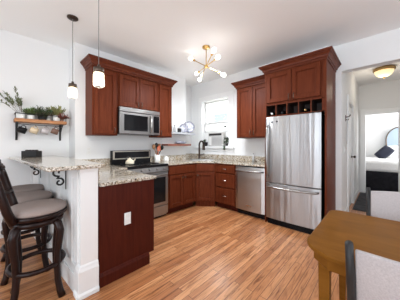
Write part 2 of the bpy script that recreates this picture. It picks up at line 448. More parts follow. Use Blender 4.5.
# door casings and baseboards
b = MB()
for y0, y1 in ((HD0-.10, HD0), (HD1, HD1+.10)): b.box(HX, HX+.022, y0, y1, 0, 2.05)
b.box(HX, HX+.022, HD0-.10, HD1+.10, 2.05, 2.16)
struct(b.build('trim_1', 'white', bevel=.004))
b = MB()
b.box(DX0-.10, DX0, 6.575, 6.6, 0, 2.04); b.box(DX1, DX1+.10, 6.575, 6.6, 0, 2.04); b.box(DX0-.10, DX1+.10, 6.575, 6.6, 2.04, 2.16)
b.box(DX0-.12, DX1+.12, 6.56, 6.6, 2.16, 2.185)
struct(b.build('trim_2', 'white', bevel=.004))
b = MB()
b.box(HX, HX+.018, YH+.02, HD0-.10, 0, .14); b.box(HX, HX+.018, HD1+.10, 6.575, 0, .14)
struct(b.build('baseboard_hall', 'white', bevel=.004))
b = MB(); b.box(XO, XO+.018, -2.6, 0.36, 0, .14); struct(b.build('baseboard_left', 'white', bevel=.004))
# hall door standing in its frame
d = struct(MB().box(HX-.06, HX-.02, HD0+.005, HD1-.005, .01, 2.04).build('door_1', 'white', bevel=.003))
mt = face((HX-.02, HD0, 0), (0, 1, 0), (1, 0, 0))
for z0, z1 in ((.2, .95), (1.1, 1.9)):
    for u0, u1 in ((.10, .36), (.44, .70)):
        shaker(mt, u0, u1, z0, z1, 0, .012, .03).build('door_panel', 'white', d)
q = MB(); q.lathe([(.025, 0), (.025, .006), (.009, .01), (.009, .04), (.026, .05), (.028, .065), (.015, .078)], (HX-.02, HD1-.07, 1.0), 14, (1, 0, 0))
q.build('door_knob', 'bronze', d)

# ---------------------------------------------------------------- kitchen window
win = MB()
YI = YW+.13           # plane of the sashes
# deep plastered reveal lining and narrow casing bead
win.box(WX0, WX0+.03, YW-.014, YW+.25, WZ0, WZ1-.03); win.box(WX1-.03, WX1, YW-.014, YW+.25, WZ0, WZ1-.03)
win.box(WX0+.0005, WX1-.0005, YW-.014, YW+.25, WZ1-.03, WZ1-.0005)
win.box(WX0-.08, WX0, YW-.018, YW-.001, WZ0, WZ1); win.box(WX1, WX1+.12, YW-.018, YW-.001, WZ0, WZ1); win.box(WX0-.08, WX1+.12, YW-.018, YW-.001, WZ1, WZ1+.09)
wn = struct(win.build('window_1', 'white', bevel=.004))
s = MB()
x0, x1 = WX0+.03, WX1-.03; zm = 1.77
s.box(x0, x0+.05, YI, YI+.04, zm, WZ1-.03); s.box(x1-.05, x1, YI, YI+.04, zm, WZ1-.03)
s.box(x0+.05, x1-.05, YI, YI+.04, WZ1-.08, WZ1-.03); s.box(x0+.05, x1-.05, YI, YI+.04, zm, zm+.05)
s.build('upper_sash', 'sash', wn, bevel=.004)
MB().box(x0+.05, x1-.05, YI+.018, YI+.022, zm+.05, WZ1-.08).build('upper_pane', 'glass', wn)
# lower sash raised onto the air conditioner, with white filler panels
s = MB(); s.box(x0+.05, x1-.05, YI-.045, YI-.005, 1.755, 1.805); s.box(x0, x0+.05, YI-.045, YI-.005, 1.56, 1.805); s.box(x1-.05, x1, YI-.045, YI-.005, 1.56, 1.805)
s.box(x0+.05, x1-.05, YI-.045, YI-.005, 1.56, 1.61)
s.build('lower_sash', 'sash', wn, bevel=.004)
MB().box(x0+.05, x1-.05, YI-.03, YI-.026, 1.61, 1.755).build('lower_pane', 'shadeglow', wn)
f_ = MB(); f_.box(x0, -3.13, YI-.03, YI-.015, WZ0, 1.56); f_.build('filler_panel', 'white', wn); MB().box(-2.66, x1, YI-.03, YI-.015, WZ0, 1.56).build('filler_panel', 'white', wn)
s = MB(); s.box(WX0-.12, WX1+.15, YW-.07, YW+.25, WZ0-.045, WZ0); s.box(WX0-.10, WX1+.13, YW-.02, YW, WZ0-.12, WZ0-.045)
s.build('window_sill', 'white', wn, bevel=.006)
bl = MB(); bl.box(x0+.03, x1-.03, YI-.012, YI-.006, 2.12, WZ1-.05); bl.tube([(x0+.03, YI-.009, 2.12), (x1-.03, YI-.009, 2.12)], .012)
tag(bl.build('window_shade', 'shadeglow'), 'white roller shade pulled partway down the kitchen window', 'window shade')
o = MB().box(-2.70, -2.64, YI-.060, YI-.0455, 1.66, 1.70).build('sash_lock', 'blackm', wn)

# neighbour's house seen through the window
nb = thing('neighbour_house', 'pale house wall with windows seen through the kitchen window', 'house', (-4.5, 8.0, 0))
b = MB(); b.box(-9, -2.75, 7.4, 7.6, -.1, 5.0)
for k in range(24): b.box(-9, -2.75, 7.385, 7.4, k*.2, k*.2+.18)
b.build('siding_wall', 'outside', nb)
for x in (-6.9, -5.6):
    f_ = MB(); f_.box(x-.45, x+.45, 7.34, 7.38, 1.2, 2.8); f_.build('window_frame', 'white', nb)
    MB().box(x-.37, x+.37, 7.32, 7.34, 1.28, 2.72).build('window_pane', 'outglass', nb)

# ================================================================ CABINETS
def cab_run(root, mtx, w_, depth, z0, z1, body='cherry'):
    b = MB(mtx); b.box(0, w_, -depth, 0, z0, z1)
    return b.build('body', body, root, bevel=.002)

# --- wall cabinets over the stove (faces +X)
XU = -3.09
def wall_cab(label, y0, y1, z0, z1, doors, grp, hz='b', side=None):
    t = thing('wall_cabinet', label, 'cabinet', (XB+.16, (y0+y1)/2, z0), 0, grp)
    mt = face((XU, y0, 0), (0, 1, 0), (1, 0, 0))
    cab_run(t, mt, y1-y0, XU-XB-.002, z0, z1)
    n = doors; w_ = (y1-y0)
    for i in range(n):
        u0 = i*w_/n+.024 if i == 0 else i*w_/n+.004
        u1 = (i+1)*w_/n-.024 if i == n-1 else (i+1)*w_/n-.004
        dd = shaker(mt, u0, u1, z0+.020, z1-.045, .001).build('door', 'cherry', t, bevel=.002)
        uu = (u1-.03 if i == 0 else u0+.03) if n > 1 else (u0+.03 if side == 'l' else u1-.03)
        pull(mt, uu, z0+.035, z0+.125, .021, dd)
    return t
UZ0, UZ1 = 1.40, 2.44
wall_cab('tall single door cherry wall cabinet left of the microwave', .972, 1.343, UZ0, UZ1, 1, 'cherry wall cabinets over the stove side')
wall_cab('short two door cherry wall cabinet above the microwave', 1.345, 2.103, 1.865, UZ1, 2, 'cherry wall cabinets over the stove side')
wall_cab('narrow single door cherry wall cabinet right of the microwave', 2.105, 2.44, UZ0, UZ1, 1, 'cherry wall cabinets over the stove side', side='l')
b = MB(); P = [(XB+.001, .972), (XU+.02, .972), (XU+.02, 2.44), (XB+.001, 2.44)]
b.sweep(P, [(o, z+UZ1-.005) for o, z in CROWN]); b.prism([(XB, .972), (XU+.02, .972), (XU+.02, 2.44), (XB, 2.44)], UZ1+.001, UZ1+.02)
tag(b.build('crown_moulding', 'cherry_h', bevel=.002), 'cherry crown moulding along the top of the stove side cabinets', 'moulding')

# --- wall cabinets right of the window (faces -Y)
YU = YW-.33
t = thing('wall_cabinet', 'two door cherry wall cabinet between the window and the fridge', 'cabinet', (-1.75, YW-.16, 1.385))
mt = face((-2.095, YU, 0), (1, 0, 0), (0, -1, 0))
cab_run(t, mt, .695, .328, 1.385, 2.37)
for i, (u0, u1) in enumerate(((.026, .342), (.352, .669))):
    dd = shaker(mt, u0, u1, 1.403, 2.325, .001).build('door', 'cherry', t, bevel=.002)
    pull(mt, u1-.03 if i == 0 else u0+.03, 1.425, 1.515, .021, dd)
b = MB(); b.sweep([(-2.095, YW-.001), (-2.095, YU-.02), (-1.402, YU-.02)], [(o, z+2.365) for o, z in CROWN])
tag(b.build('crown_moulding', 'cherry_h', bevel=.002), 'lower cherry crown moulding on the cabinet beside the window', 'moulding')

# --- fridge surround: tall panels, upper cabinet, wine cubbies
FX0, FX1, YF = -1.40, -0.565, 3.02
t = thing('fridge_cabinet', 'tall cherry cabinet surrounding the fridge with wine cubbies over it', 'cabinet', (-.98, 3.3, 0))
b = MB(); b.box(FX1, FX1+.022, YF, YW+.09, 0, 2.42); b.build('side_panel', 'cherry', t, bevel=.002)
b = MB(); b.box(FX0, FX0+.02, YF, YW, 0, 2.42); b.build('side_panel', 'cherry', t, bevel=.002)
mt = face((FX0+.02, YF, 0), (1, 0, 0), (0, -1, 0)); W_ = FX1-FX0-.02
b = MB(mt); b.box(0, W_, -.57, 0, 1.892, 2.42); b.build('body', 'cherry', t, bevel=.002)
MB(mt).box(-.02, .008, 0, .004, 1.70, 2.42).build('face_stile', 'cherry', t); MB(mt).box(W_-.03, W_+.022, 0, .004, 1.70, 2.42).build('face_stile', 'cherry', t)
for i, (u0, u1) in enumerate(((.020, W_/2-.014), (W_/2-.004, W_-.045))):
    dd = shaker(mt, u0, u1, 1.918, 2.37, .004).build('door', 'cherry', t, bevel=.002)
    pull(mt, u1-.03 if i == 0 else u0+.03, 1.925, 2.015, .024, dd)
b = MB(mt); zb, zt = 1.715, 1.892
b.box(0, W_, -.30, 0, zb-.014, zb); b.box(0, W_, -.30, 0, zt-.014, zt)
b.box(0, W_, -.32, -.30, zb, zt)
cell = W_/5
for k in range(6): b.box(k*cell-.007 if k else 0, k*cell+.007 if k < 5 else W_, -.30, 0, zb, zt)
wr = b.build('wine_rack', 'inside', t)
b = MB(mt); b.box(0, W_, .0003, .004, zb-.014, zb); b.box(0, W_, .0003, .004, zt-.014, zt)
for k in range(1, 5): b.box(k*cell-.006, k*cell+.006, .0003, .004, zb, zt-.014)
b.build('rack_front', 'cherry', wr)
b = MB(mt)
for k in range(5): b.box(k*cell+.0075, (k+1)*cell-.0075, -.298, -.290, zb+.001, zt-.015)
b.build('rack_back', 'inside', wr)
b = MB(); b.sweep([(FX0, YW), (FX0, YF-.004), (FX1+.022, YF-.004), (FX1+.022, YW+.09)], [(o, z+2.415) for o, z in CROWN])
b.prism([(FX0, YF), (FX1+.02, YF), (FX1+.02, YW), (FX0, YW)], 2.42, 2.44)
b.build('crown', 'cherry_h', t, bevel=.002)
# bottles lying in the cubbies
caps = [('bottle lying in the leftmost wine cubby with pale capsule end', 'ceramic', 0), ('bottle with dark capsule in the second wine cubby from left', 'charcoal', 1), ('bottle with amber capsule in the fourth wine cubby from left', 'gold', 3)]
for lab, mc, k in caps:
    c = mt @ Vector((cell*(k+.5), -.03, zb+.038))
    wb = thing('wine_bottle', lab, 'bottle', (c.x, c.y, zb), 0, 'wine bottles over the fridge')
    q = MB(); q.lathe([(.034, 0), (.036, .01), (.036, .14), (.016, .19), (.014, .21)], (c.x, c.y+.23, c.z), 14, (0, -1, 0)); q.build('glass_body', 'black', wb)
    q = MB(); q.lathe([(.0155, 0), (.0155, .045), (.013, .048)], (c.x, c.y+.045, c.z), 12, (0, -1, 0)); q.build('capsule', mc, wb)

# --- fridge
fr = thing('refrigerator', 'tall stainless bottom-freezer refrigerator in the cherry surround', 'refrigerator', (-.99, 3.3, 0))
fx0, fx1 = -1.372, -.600
b = MB(); b.box(fx0+.01, fx1-.01, 3.055, 3.57, .03, 1.68); b.build('case', 'charcoal', fr, bevel=.004)
def door_slab(x0, x1, z0, z1, yf, bulge=.012, th=.06, n=10):   # gently bowed front
    v = []; f = []
    for i in range(n+1):
        t_ = i/n; x = x0+(x1-x0)*t_; y = yf-bulge*(1-(2*t_-1)**2)
        if i in (0, n): y += .010
        v += [(x, y, z0), (x, y, z1), (x, yf+th, z0), (x, yf+th, z1)]
    for i in range(n):
        a = i*4; c = a+4
        f += [(a, c, c+1, a+1), (a+1, c+1, c+3, a+3), (a+2, a+3, c+3, c+2), (a, a+2, c+2, c)]
    f += [(0, 1, 3, 2), (n*4, n*4+2, n*4+3, n*4+1)]
    b = MB(); b.add(v, f, False); return b
ud = door_slab(fx0, fx1, .662, 1.69, 2.99).build('refrigerator_door', 'steel', fr, bevel=.004)
ld = door_slab(fx0, fx1, .095, .648, 2.99).build('freezer_drawer', 'steel', fr, bevel=.004)
b = MB(); b.box(fx0+.02, fx1-.02, 3.02, 3.06, 0.0, .088)
for k in range(7): b.box(fx0+.03, fx1-.03, 3.012, 3.02, .012+k*.010, .017+k*.010)
b.build('kick_grille', 'black', fr)
q = MB(); xx = fx0+.045
q.tube([(xx, 2.975, .76), (xx, 2.935, .80), (xx-.004, 2.925, 1.0), (xx-.004, 2.922, 1.17), (xx-.004, 2.925, 1.36), (xx, 2.935, 1.52), (xx, 2.975, 1.56)], .013, 10); q.build('handle', 'steel2', ud)
q = MB(); q.tube([(fx0+.03, 2.975, .60), (fx0+.06, 2.93, .60), (-1.15, 2.915, .596), (-.986, 2.912, .594), (-.82, 2.915, .596), (fx1-.06, 2.93, .60), (fx1-.03, 2.975, .60)], .014, 10); q.build('handle', 'steel2', ld)
q = MB(); q.box(fx1-.12, fx1-.02, 3.0, 3.05, 1.69, 1.705); q.build('hinge_cover', 'charcoal', fr, bevel=.003)
for x, z, lab in ((-1.265, 1.605, 'small dark round magnet at far left on the fridge door'), (-1.19, 1.612, 'small dark round magnet right of its twin on the fridge door')):
    yy = 2.99-.012*(1-(2*((x-fx0)/(fx1-fx0))-1)**2)
    q = MB(); q.lathe([(.013, 0), (.013, .005), (.009, .007)], (x, yy+.001, z), 14, (0, -1, 0)); tag(q.build('fridge_magnet', 'charcoal'), lab, 'magnet', 'magnets on the fridge door')

# --- base cabinets
XF = -2.775; YFB = 3.055           # fronts (left run, right run)
DA = (XF, 2.80); DB = (-2.468, YFB)  # diagonal corner front
TOE = .105; CZ = .884
t = thing('base_cabinet', 'cherry base cabinet with two doors right of the stove', 'cabinet', (XF-.3, 2.45, 0))
mt = face((XF, 2.11, 0), (0, 1, 0), (1, 0, 0)); wv = DA[1]-2.11
cab_run(t, mt, wv-.002, .61, TOE, CZ)
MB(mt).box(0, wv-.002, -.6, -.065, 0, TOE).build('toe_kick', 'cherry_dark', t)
b = MB(mt); b.box(.012, wv-.014, .001, .021, .715, .86); b.build('drawer', 'cherry', t, bevel=.004)
for i, (u0, u1) in enumerate(((.022, wv/2-.004), (wv/2+.004, wv-.024))):
    dd = shaker(mt, u0, u1, .12, .70, .001).build('door', 'cherry', t, bevel=.002)
    knob(mt, u1-.028 if i == 0 else u0+.028, .64, .021, dd)
t = thing('corner_sink_cabinet', 'cherry corner cabinet set diagonally under the sink', 'cabinet', (-3.0, 3.2, 0))
dv = Vector((DB[0]-DA[0], DB[1]-DA[1], 0)); dl = dv.length; dn = Vector((dv.y, -dv.x, 0)).normalized()
b = MB(); b.prism([DA, DB, (DB[0], YW-.002), (XO+.002, YW-.002), (XO+.002, YJ1+.02), (XB+.002, YJ1), (XB+.002, DA[1])], TOE, CZ); b.build('body', 'cherry', t, bevel=.002)
mt = face((DA[0], DA[1], 0), dv, dn)
MB(mt).box(.0, dl, -.2, -.012, 0, TOE).build('toe_kick', 'cherry', t)
b = MB(mt); b.box(.018, dl-.018, .001, .021, .715, .86); b.build('false_drawer', 'cherry', t, bevel=.004)
dd = shaker(mt, .018, dl-.018, .12, .70, .001).build('door', 'cherry', t, bevel=.002); knob(mt, .05, .64, .021, dd)
t = thing('drawer_cabinet', 'cherry base cabinet with three stacked drawers by the dishwasher', 'cabinet', (-2.22, 3.3, 0))
mt = face((DB[0], YFB, 0), (1, 0, 0), (0, -1, 0)); wv = -1.978-DB[0]
cab_run(t, face((DB[0]+.002, YFB, 0), (1, 0, 0), (0, -1, 0)), wv-.002, .54, TOE, CZ)
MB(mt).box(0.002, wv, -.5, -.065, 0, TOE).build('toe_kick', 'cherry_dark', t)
for z0, z1 in ((.715, .86), (.435, .70), (.12, .42)):
    b = MB(mt); b.box(.022, wv-.020, .001, .022, z0, z1-.008); dd = b.build('drawer', 'cherry', t, bevel=.006); pull(mt, wv/2, (z0+z1)/2, (z0+z1)/2+.10, .022, dd, 'chrome', True)
# dishwasher
dw = thing('dishwasher', 'stainless dishwasher with towel bar handle left of the fridge', 'dishwasher', (-1.7, 3.3, 0))
b = MB(); b.box(-1.972, -1.404, 3.07, 3.58, .10, .87); b.build('tub', 'charcoal', dw)
dd = door_slab(-1.972, -1.408, .10, .862, 3.03, .012, .035).build('door', 'steeld', dw, bevel=.004)
q = MB(); q.tube([(-1.95, 3.02, .80), (-1.92, 2.965, .80), (-1.80, 2.955, .80), (-1.69, 2.953, .80), (-1.58, 2.955, .80), (-1.46, 2.965, .80), (-1.43, 3.02, .80)], .014, 10); q.build('handle', 'steel2', dd)
q = MB(); q.box(-1.745, -1.635, 3.013, 3.018, .19, .205); q.build('badge', 'chrome', dd)
MB().box(-1.97, -1.406, 3.10, 3.13, 0, .098).build('kick_plate', 'black', dw)

# --- perimeter granite counter with splash
CT = .915
ct = thing('countertop', 'speckled granite countertop wrapping the sink corner to the fridge', 'countertop', (-2.6, 3.2, CZ))
ov = .028
poly = [(XB+.001, 2.108), (XF+ov, 2.108), (XF+ov, 2.80-.010), (DB[0]+.010, YFB-ov), (FX0-.001, YFB-ov), (FX0-.001, YW-.001), (XO+.001, YW-.001), (XO+.001, YJ1+.001), (XB+.001, YJ1+.001)]
b = MB(); b.prism(poly, CZ, CT); b.build('slab', 'granite', ct, bevel=.006)
b = MB(); b.box(XB+.001, XB+.02, 2.108, YJ1, CT, CT+.11); b.box(XO+.001, XO+.02, YJ1+.001, YW-.001, CT, CT+.11); b.box(XO+.02, FX0-.001, YW-.02, YW-.001, CT, CT+.11); b.build('backsplash', 'granite', ct, bevel=.003)
# sink rim and bowl (drop-in)
sk = thing('sink', 'stainless corner sink let into the granite counter', 'sink', (-2.98, 3.18, CT))
sx = face((-2.95, 3.20, 0), dv, dn)
b = MB(sx)
b.box(-.27, .27, -.19, -.17, CT-.001, CT+.006); b.box(-.27, .27, .15, .17, CT-.001, CT+.006); b.box(-.27, -.25, -.17, .15, CT-.001, CT+.006); b.box(.25, .27, -.17, .15, CT-.001, CT+.006)
b.build('rim', 'steel2', sk, bevel=.002)
MB(sx).box(-.25, .25, -.17, .15, CT+.0005, CT+.002).build('basin', 'steeld', sk)

# --- stove
SY0, SY1 = 1.348, 2.102
sv = thing('stove', 'freestanding stainless stove with black glass cooktop', 'stove', (-3.0, 1.72, 0))
SXF = -2.765
b = MB(); b.box(XB+.02, SXF-.045, SY0, SY1, .02, .905); b.build('body', 'steel2', sv, bevel=.003)
b = MB(); b.box(XB+.07, SXF-.005, SY0+.002, SY1-.002, .905, .925); b.box(SXF-.045, SXF+.012, SY0+.002, SY1-.002, .882, .9245)
ck = b.build('cooktop', 'black', sv, bevel=.004)
for x, y, r in ((-3.19, 1.53, .09), (-3.19, 1.92, .075), (-2.93, 1.53, .075), (-2.93, 1.92, .105)):
    q = MB(); q.lathe([(r-.006, .0), (r-.006, .0015), (r, .0015), (r, 0)], (x, y, .925), 24); q.build('burner_ring', 'charcoal', ck)
mt = face((SXF, SY0, 0), (0, 1, 0), (1, 0, 0)); sw = SY1-SY0
b = MB(mt); b.add([(0, -.045, .80), (sw, -.045, .80), (sw, .012, .80), (0, .012, .80), (0, -.045, .881), (sw, -.045, .881), (sw, -.0, .881), (0, -.0, .881)], [(0, 3, 2, 1), (4, 5, 6, 7), (0, 1, 5, 4), (1, 2, 6, 5), (2, 3, 7, 6), (3, 0, 4, 7)])
cp = b.build('control_strip', 'steel2', sv, bevel=.003)
for k in range(5):
    q = MB(); c = mt @ Vector((sw*(.12+.19*k), .004, .842)); q.lathe([(.020, 0), (.020, .006), (.017, .026), (.012, .03)], tuple(c), 14, (1, 0, .15)); q.build('knob', 'steel2', cp)
od = MB(mt).box(.004, sw-.004, -.044, .004, .215, .79).build('oven_door', 'steel2', sv, bevel=.005)
MB(mt).box(.06, sw-.06, .004, .008, .27, .70).build('oven_window', 'screen', od, bevel=.002)
q = MB(mt); q.tube([(.05, .0, .745), (.05, .045, .745), (.10, .05, .745), (sw-.10, .05, .745), (sw-.05, .045, .745), (sw-.05, 0, .745)], .012, 10); q.build('handle', 'steel2', od)
MB(mt).box(.004, sw-.004, -.044, .004, .06, .205).build('storage_drawer', 'steel2', sv, bevel=.005)
b = MB(mt); b.box(.01, sw-.01, -.5, -.05, 0, .06); b.build('plinth', 'black', sv)
b = MB(); b.box(XB+.005, XB+.07, SY0, SY1, .905, 1.155); bgd = b.build('backguard', 'black', sv, bevel=.006)
b = MB(); b.box(XB+.07, XB+.076, SY0+.02, SY1-.02, 1.128, 1.145); b.box(XB+.07, XB+.076, SY0+.02, SY1-.02, 1.0, 1.018)
b.box(XB+.07, XB+.076, SY0+.02, SY0+.05, 1.018, 1.128); b.box(XB+.07, XB+.076, SY1-.035, SY1-.02, 1.018, 1.128); b.build('panel_surround', 'brushedlight', bgd)
MB().box(XB+.0765, XB+.079, 1.66, 1.78, 1.055, 1.09).build('display', 'screen', bgd)

# --- microwave
mw = thing('microwave', 'stainless over-the-range microwave under the short cabinet', 'microwave', (-3.2, 1.72, 1.425))
MXF = -3.025; mt = face((MXF, SY0-.002, 0), (0, 1, 0), (1, 0, 0)); sw = SY1-SY0+.002
b = MB(mt); b.box(0, sw, XB-MXF+.004, -.03, 1.425, 1.862); b.build('case', 'black', mw, bevel=.002)
b = MB(mt); b.box(0, sw, -.029, .008, 1.795, 1.86)
for k in range(3): b.box(.05, sw-.05, .008, .012, 1.812+k*.014, 1.819+k*.014)
b.build('vent_grille', 'steel2', mw, bevel=.002)
md = MB(mt).box(.0, sw*.80, -.029, .004, 1.432, 1.783).build('door', 'steel2', mw, bevel=.004)
MB(mt).box(.075, sw*.80-.10, .0042, .008, 1.485, 1.75).build('door_window', 'screen', md, bevel=.003)
q = MB(mt); u = sw*.80-.045
q.tube([(u, .0, 1.47), (u, .035, 1.49), (u+.004, .045, 1.61), (u, .035, 1.74), (u, .0, 1.76)], .013, 10); q.build('handle', 'steel2', md)
cpn = MB(mt).box(sw*.80+.004, sw, -.029, .003, 1.432, 1.783).build('control_panel', 'steel2', mw, bevel=.003)
MB(mt).box(sw*.80+.02, sw-.012, .003, .006, 1.47, 1.77).build('keypad', 'screen', cpn, bevel=.001)

# ================================================================ PENINSULA
PX = -1.81                          # finished end of the peninsula
PY0, PY1 = .615, 1.185
t = thing('peninsula_cabinet', 'dark cherry end of the peninsula base cabinet below granite', 'cabinet', (-2.4, .9, 0))
b = MB(); b.box(XB+.002, PX-.02, PY0+.002, PY1-.02, TOE, CZ); b.box(XB+.002, SXF-.05, PY1-.02, SY0-.003, 0, CZ); b.box(XB+.002, PX-.02, PY0+.01, PY1-.09, 0, TOE); b.build('body', 'cherry', t)
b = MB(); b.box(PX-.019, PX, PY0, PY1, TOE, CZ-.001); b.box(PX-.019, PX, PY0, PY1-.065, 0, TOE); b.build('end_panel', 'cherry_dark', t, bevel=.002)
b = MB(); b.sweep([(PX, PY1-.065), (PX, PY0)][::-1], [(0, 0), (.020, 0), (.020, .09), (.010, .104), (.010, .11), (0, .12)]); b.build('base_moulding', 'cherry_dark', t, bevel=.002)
t = thing('countertop', 'granite countertop on the peninsula running back beside the stove', 'countertop', (-2.5, .9, CZ))
b = MB(); b.prism([(PX+.025, PY0+.012), (PX+.025, PY1+.018), (SXF+.02, PY1+.018), (SXF+.02, SY0-.003), (XB+.001, SY0-.003), (XB+.001, YJ0+.001), (XO+.001, YJ0-.001), (XO+.001, PY0+.012)], CZ, CT); b.build('slab', 'granite', t, bevel=.006)
b = MB(); b.box(XB+.001, XB+.02, YJ0+.01, SY0-.003, CT, CT+.11); b.build('backsplash', 'granite', t, bevel=.003)
# outlet on the end panel
ol = thing('outlet_cover', 'white double outlet cover on the dark peninsula end panel', 'outlet', (PX, .885, .535))
def outlet(root, m_, sw=False):
    MB(m_).box(-.033, .033, .0, .006, -.058, .058).build('plate', 'plastic', root, bevel=.003, local=True)
    if sw:
        MB(m_).box(-.008, .008, .006, .014, -.018, .018).build('toggle', 'plastic', root, local=True)
    else:
        for z in (-.026, .026): MB(m_).box(-.016, .016, .006, .0085, z-.015, z+.015).build('socket', 'ceramic', root, bevel=.002, local=True)
outlet(ol, face((0, 0, 0), (0, 1, 0), (1, 0, 0)))
ol2 = thing('outlet_cover', 'white outlet cover on the wall left of the stove', 'outlet', (XB, 1.02, 1.16)); outlet(ol2, face((0, 0, 0), (0, 1, 0), (1, 0, 0)))

# raised bar: panelled white wall, end column, granite top
KT = 1.056; BT = 1.088
bw = thing('breakfast_bar', 'white panelled bar wall with square end column', 'bar', (-2.7, .5, 0))
# front face slightly out of square with the room: from (-1.98,.46) to (XO,.375)
ka = Vector((-1.845, .492, 0)); kb = Vector((XO+.001, .375, 0))
b = MB(); b.prism([(ka.x, ka.y), (ka.x, PY0), (kb.x, PY0), (kb.x, kb.y)], 0, KT); b.build('panel_wall', 'white', bw)
kd = ka-kb; kn = Vector((kd.y, -kd.x, 0)).normalized()
mt = face((kb.x, kb.y, 0), kd, kn); kl = kd.length
b = MB(mt)
edges = [0.0, .46, .92, 1.38, 1.70, kl]
for i, e in enumerate(edges):
    e0 = max(0, e-.04); e1 = min(kl, e+.04); b.box(e0, e1, .0, .024, 0, KT)
b.box(0, kl, 0, .023, KT-.09, KT-.001); b.box(0, kl, 0, .023, 0.0, .22)
b.box(0, kl, .023, .036, 0, .16)
b.build('stile_and_rail_trim', 'white', bw, bevel=.003)
b = MB(mt)
for i in range(len(edges)-1):
    e0, e1 = edges[i]+.045, edges[i+1]-.045; n = int((e1-e0)/.045)
    for k in range(n):
        u0 = e0+(e1-e0)*k/n; u1 = e0+(e1-e0)*(k+1)/n
        b.box(u0+.005, u1-.005, 0, .007, .22, KT-.09)
b.build('beadboard', 'white', bw, bevel=.002)
CXa, CXb, CYa, CYb = -1.845, -1.797, .478, .613
b = MB(); b.box(CXa, CXb, CYa, CYb, 0, KT)
b.box(CXa+.002, CXb+.006, CYa-.006, CYb-.0, KT-.03, KT)
col = b.build('end_column', 'white', bw, bevel=.003)
b = MB(); b.sweep([(CXb, CYb), (CXb, CYa), (CXa-.03, CYa)], [(0, 0), (-.034, 0), (-.034, .03), (-.022, .045), (-.022, .215), (-.014, .235), (-.010, .25), (0, .262)])
b.build('base_moulding', 'white', bw, bevel=.003)
tb = thing('bar_countertop', 'raised granite bar top over the white panelled wall', 'countertop', (-2.7, .45, KT))
def rounded(poly, r, n=5):
    out = []
    for i, p in enumerate(poly):
        p = Vector(p); a = Vector(poly[i-1])-p; c = Vector(poly[(i+1) % len(poly)])-p
        rr = r[i] if isinstance(r, (list, tuple)) else r
        if rr <= 0: out.append(tuple(p)); continue
        a.normalize(); c.normalize(); A = p+a*rr; C = p+c*rr
        for k in range(n+1):
            t_ = k/n; q = A*(1-t_)**2+p*2*t_*(1-t_)+C*t_*t_; out.append(tuple(q))
    return out
b = MB(); b.prism(rounded([(-1.735, .25), (-1.735, .655), (XB+.0, .655), (XO+.001, .655), (XO+.001, .125)], [.05, .03, 0, 0, 0]), KT, BT); b.build('slab', 'granite', tb, bevel=.008)
b = MB(); b.box(XB-.2, PX+.012, PY0, PY0+.011, CT+.001, KT-.001); b.build('riser', 'granite', tb)
# black iron scroll brackets
def bracket(x, y, lab):
    t = thing('scroll_bracket', lab, 'bracket', (x, y, KT-.26), 0, 'iron scroll brackets under the bar')
    q = MB(); q.box(x-.010, x+.010, y-.022, y-.017, KT-.21, KT-.002); q.box(x-.010, x+.010, y-.15, y-.022, KT-.008, KT-.002); q.build('angle_bar', 'blackm', t)
    def spiral(cy, cz, r0, r1, a0, a1, n=14):
        return [(x, cy+(r0+(r1-r0)*i/n)*math.cos(a0+(a1-a0)*i/n), cz+(r0+(r1-r0)*i/n)*math.sin(a0+(a1-a0)*i/n)) for i in range(n+1)]
    top = spiral(y-.085, KT-.050, .012, .036, -R(400), R(-60))
    bot = spiral(y-.066, KT-.140, .038, .012, R(120), R(-270))
    q = MB(); q.tube(top+bot, .008, 8); q.build('scroll', 'blackm', t)
bracket(-2.11, .462, 'black iron scroll bracket nearest the white end column')
bracket(-3.05, .400, 'black iron scroll bracket under the bar near the wall')

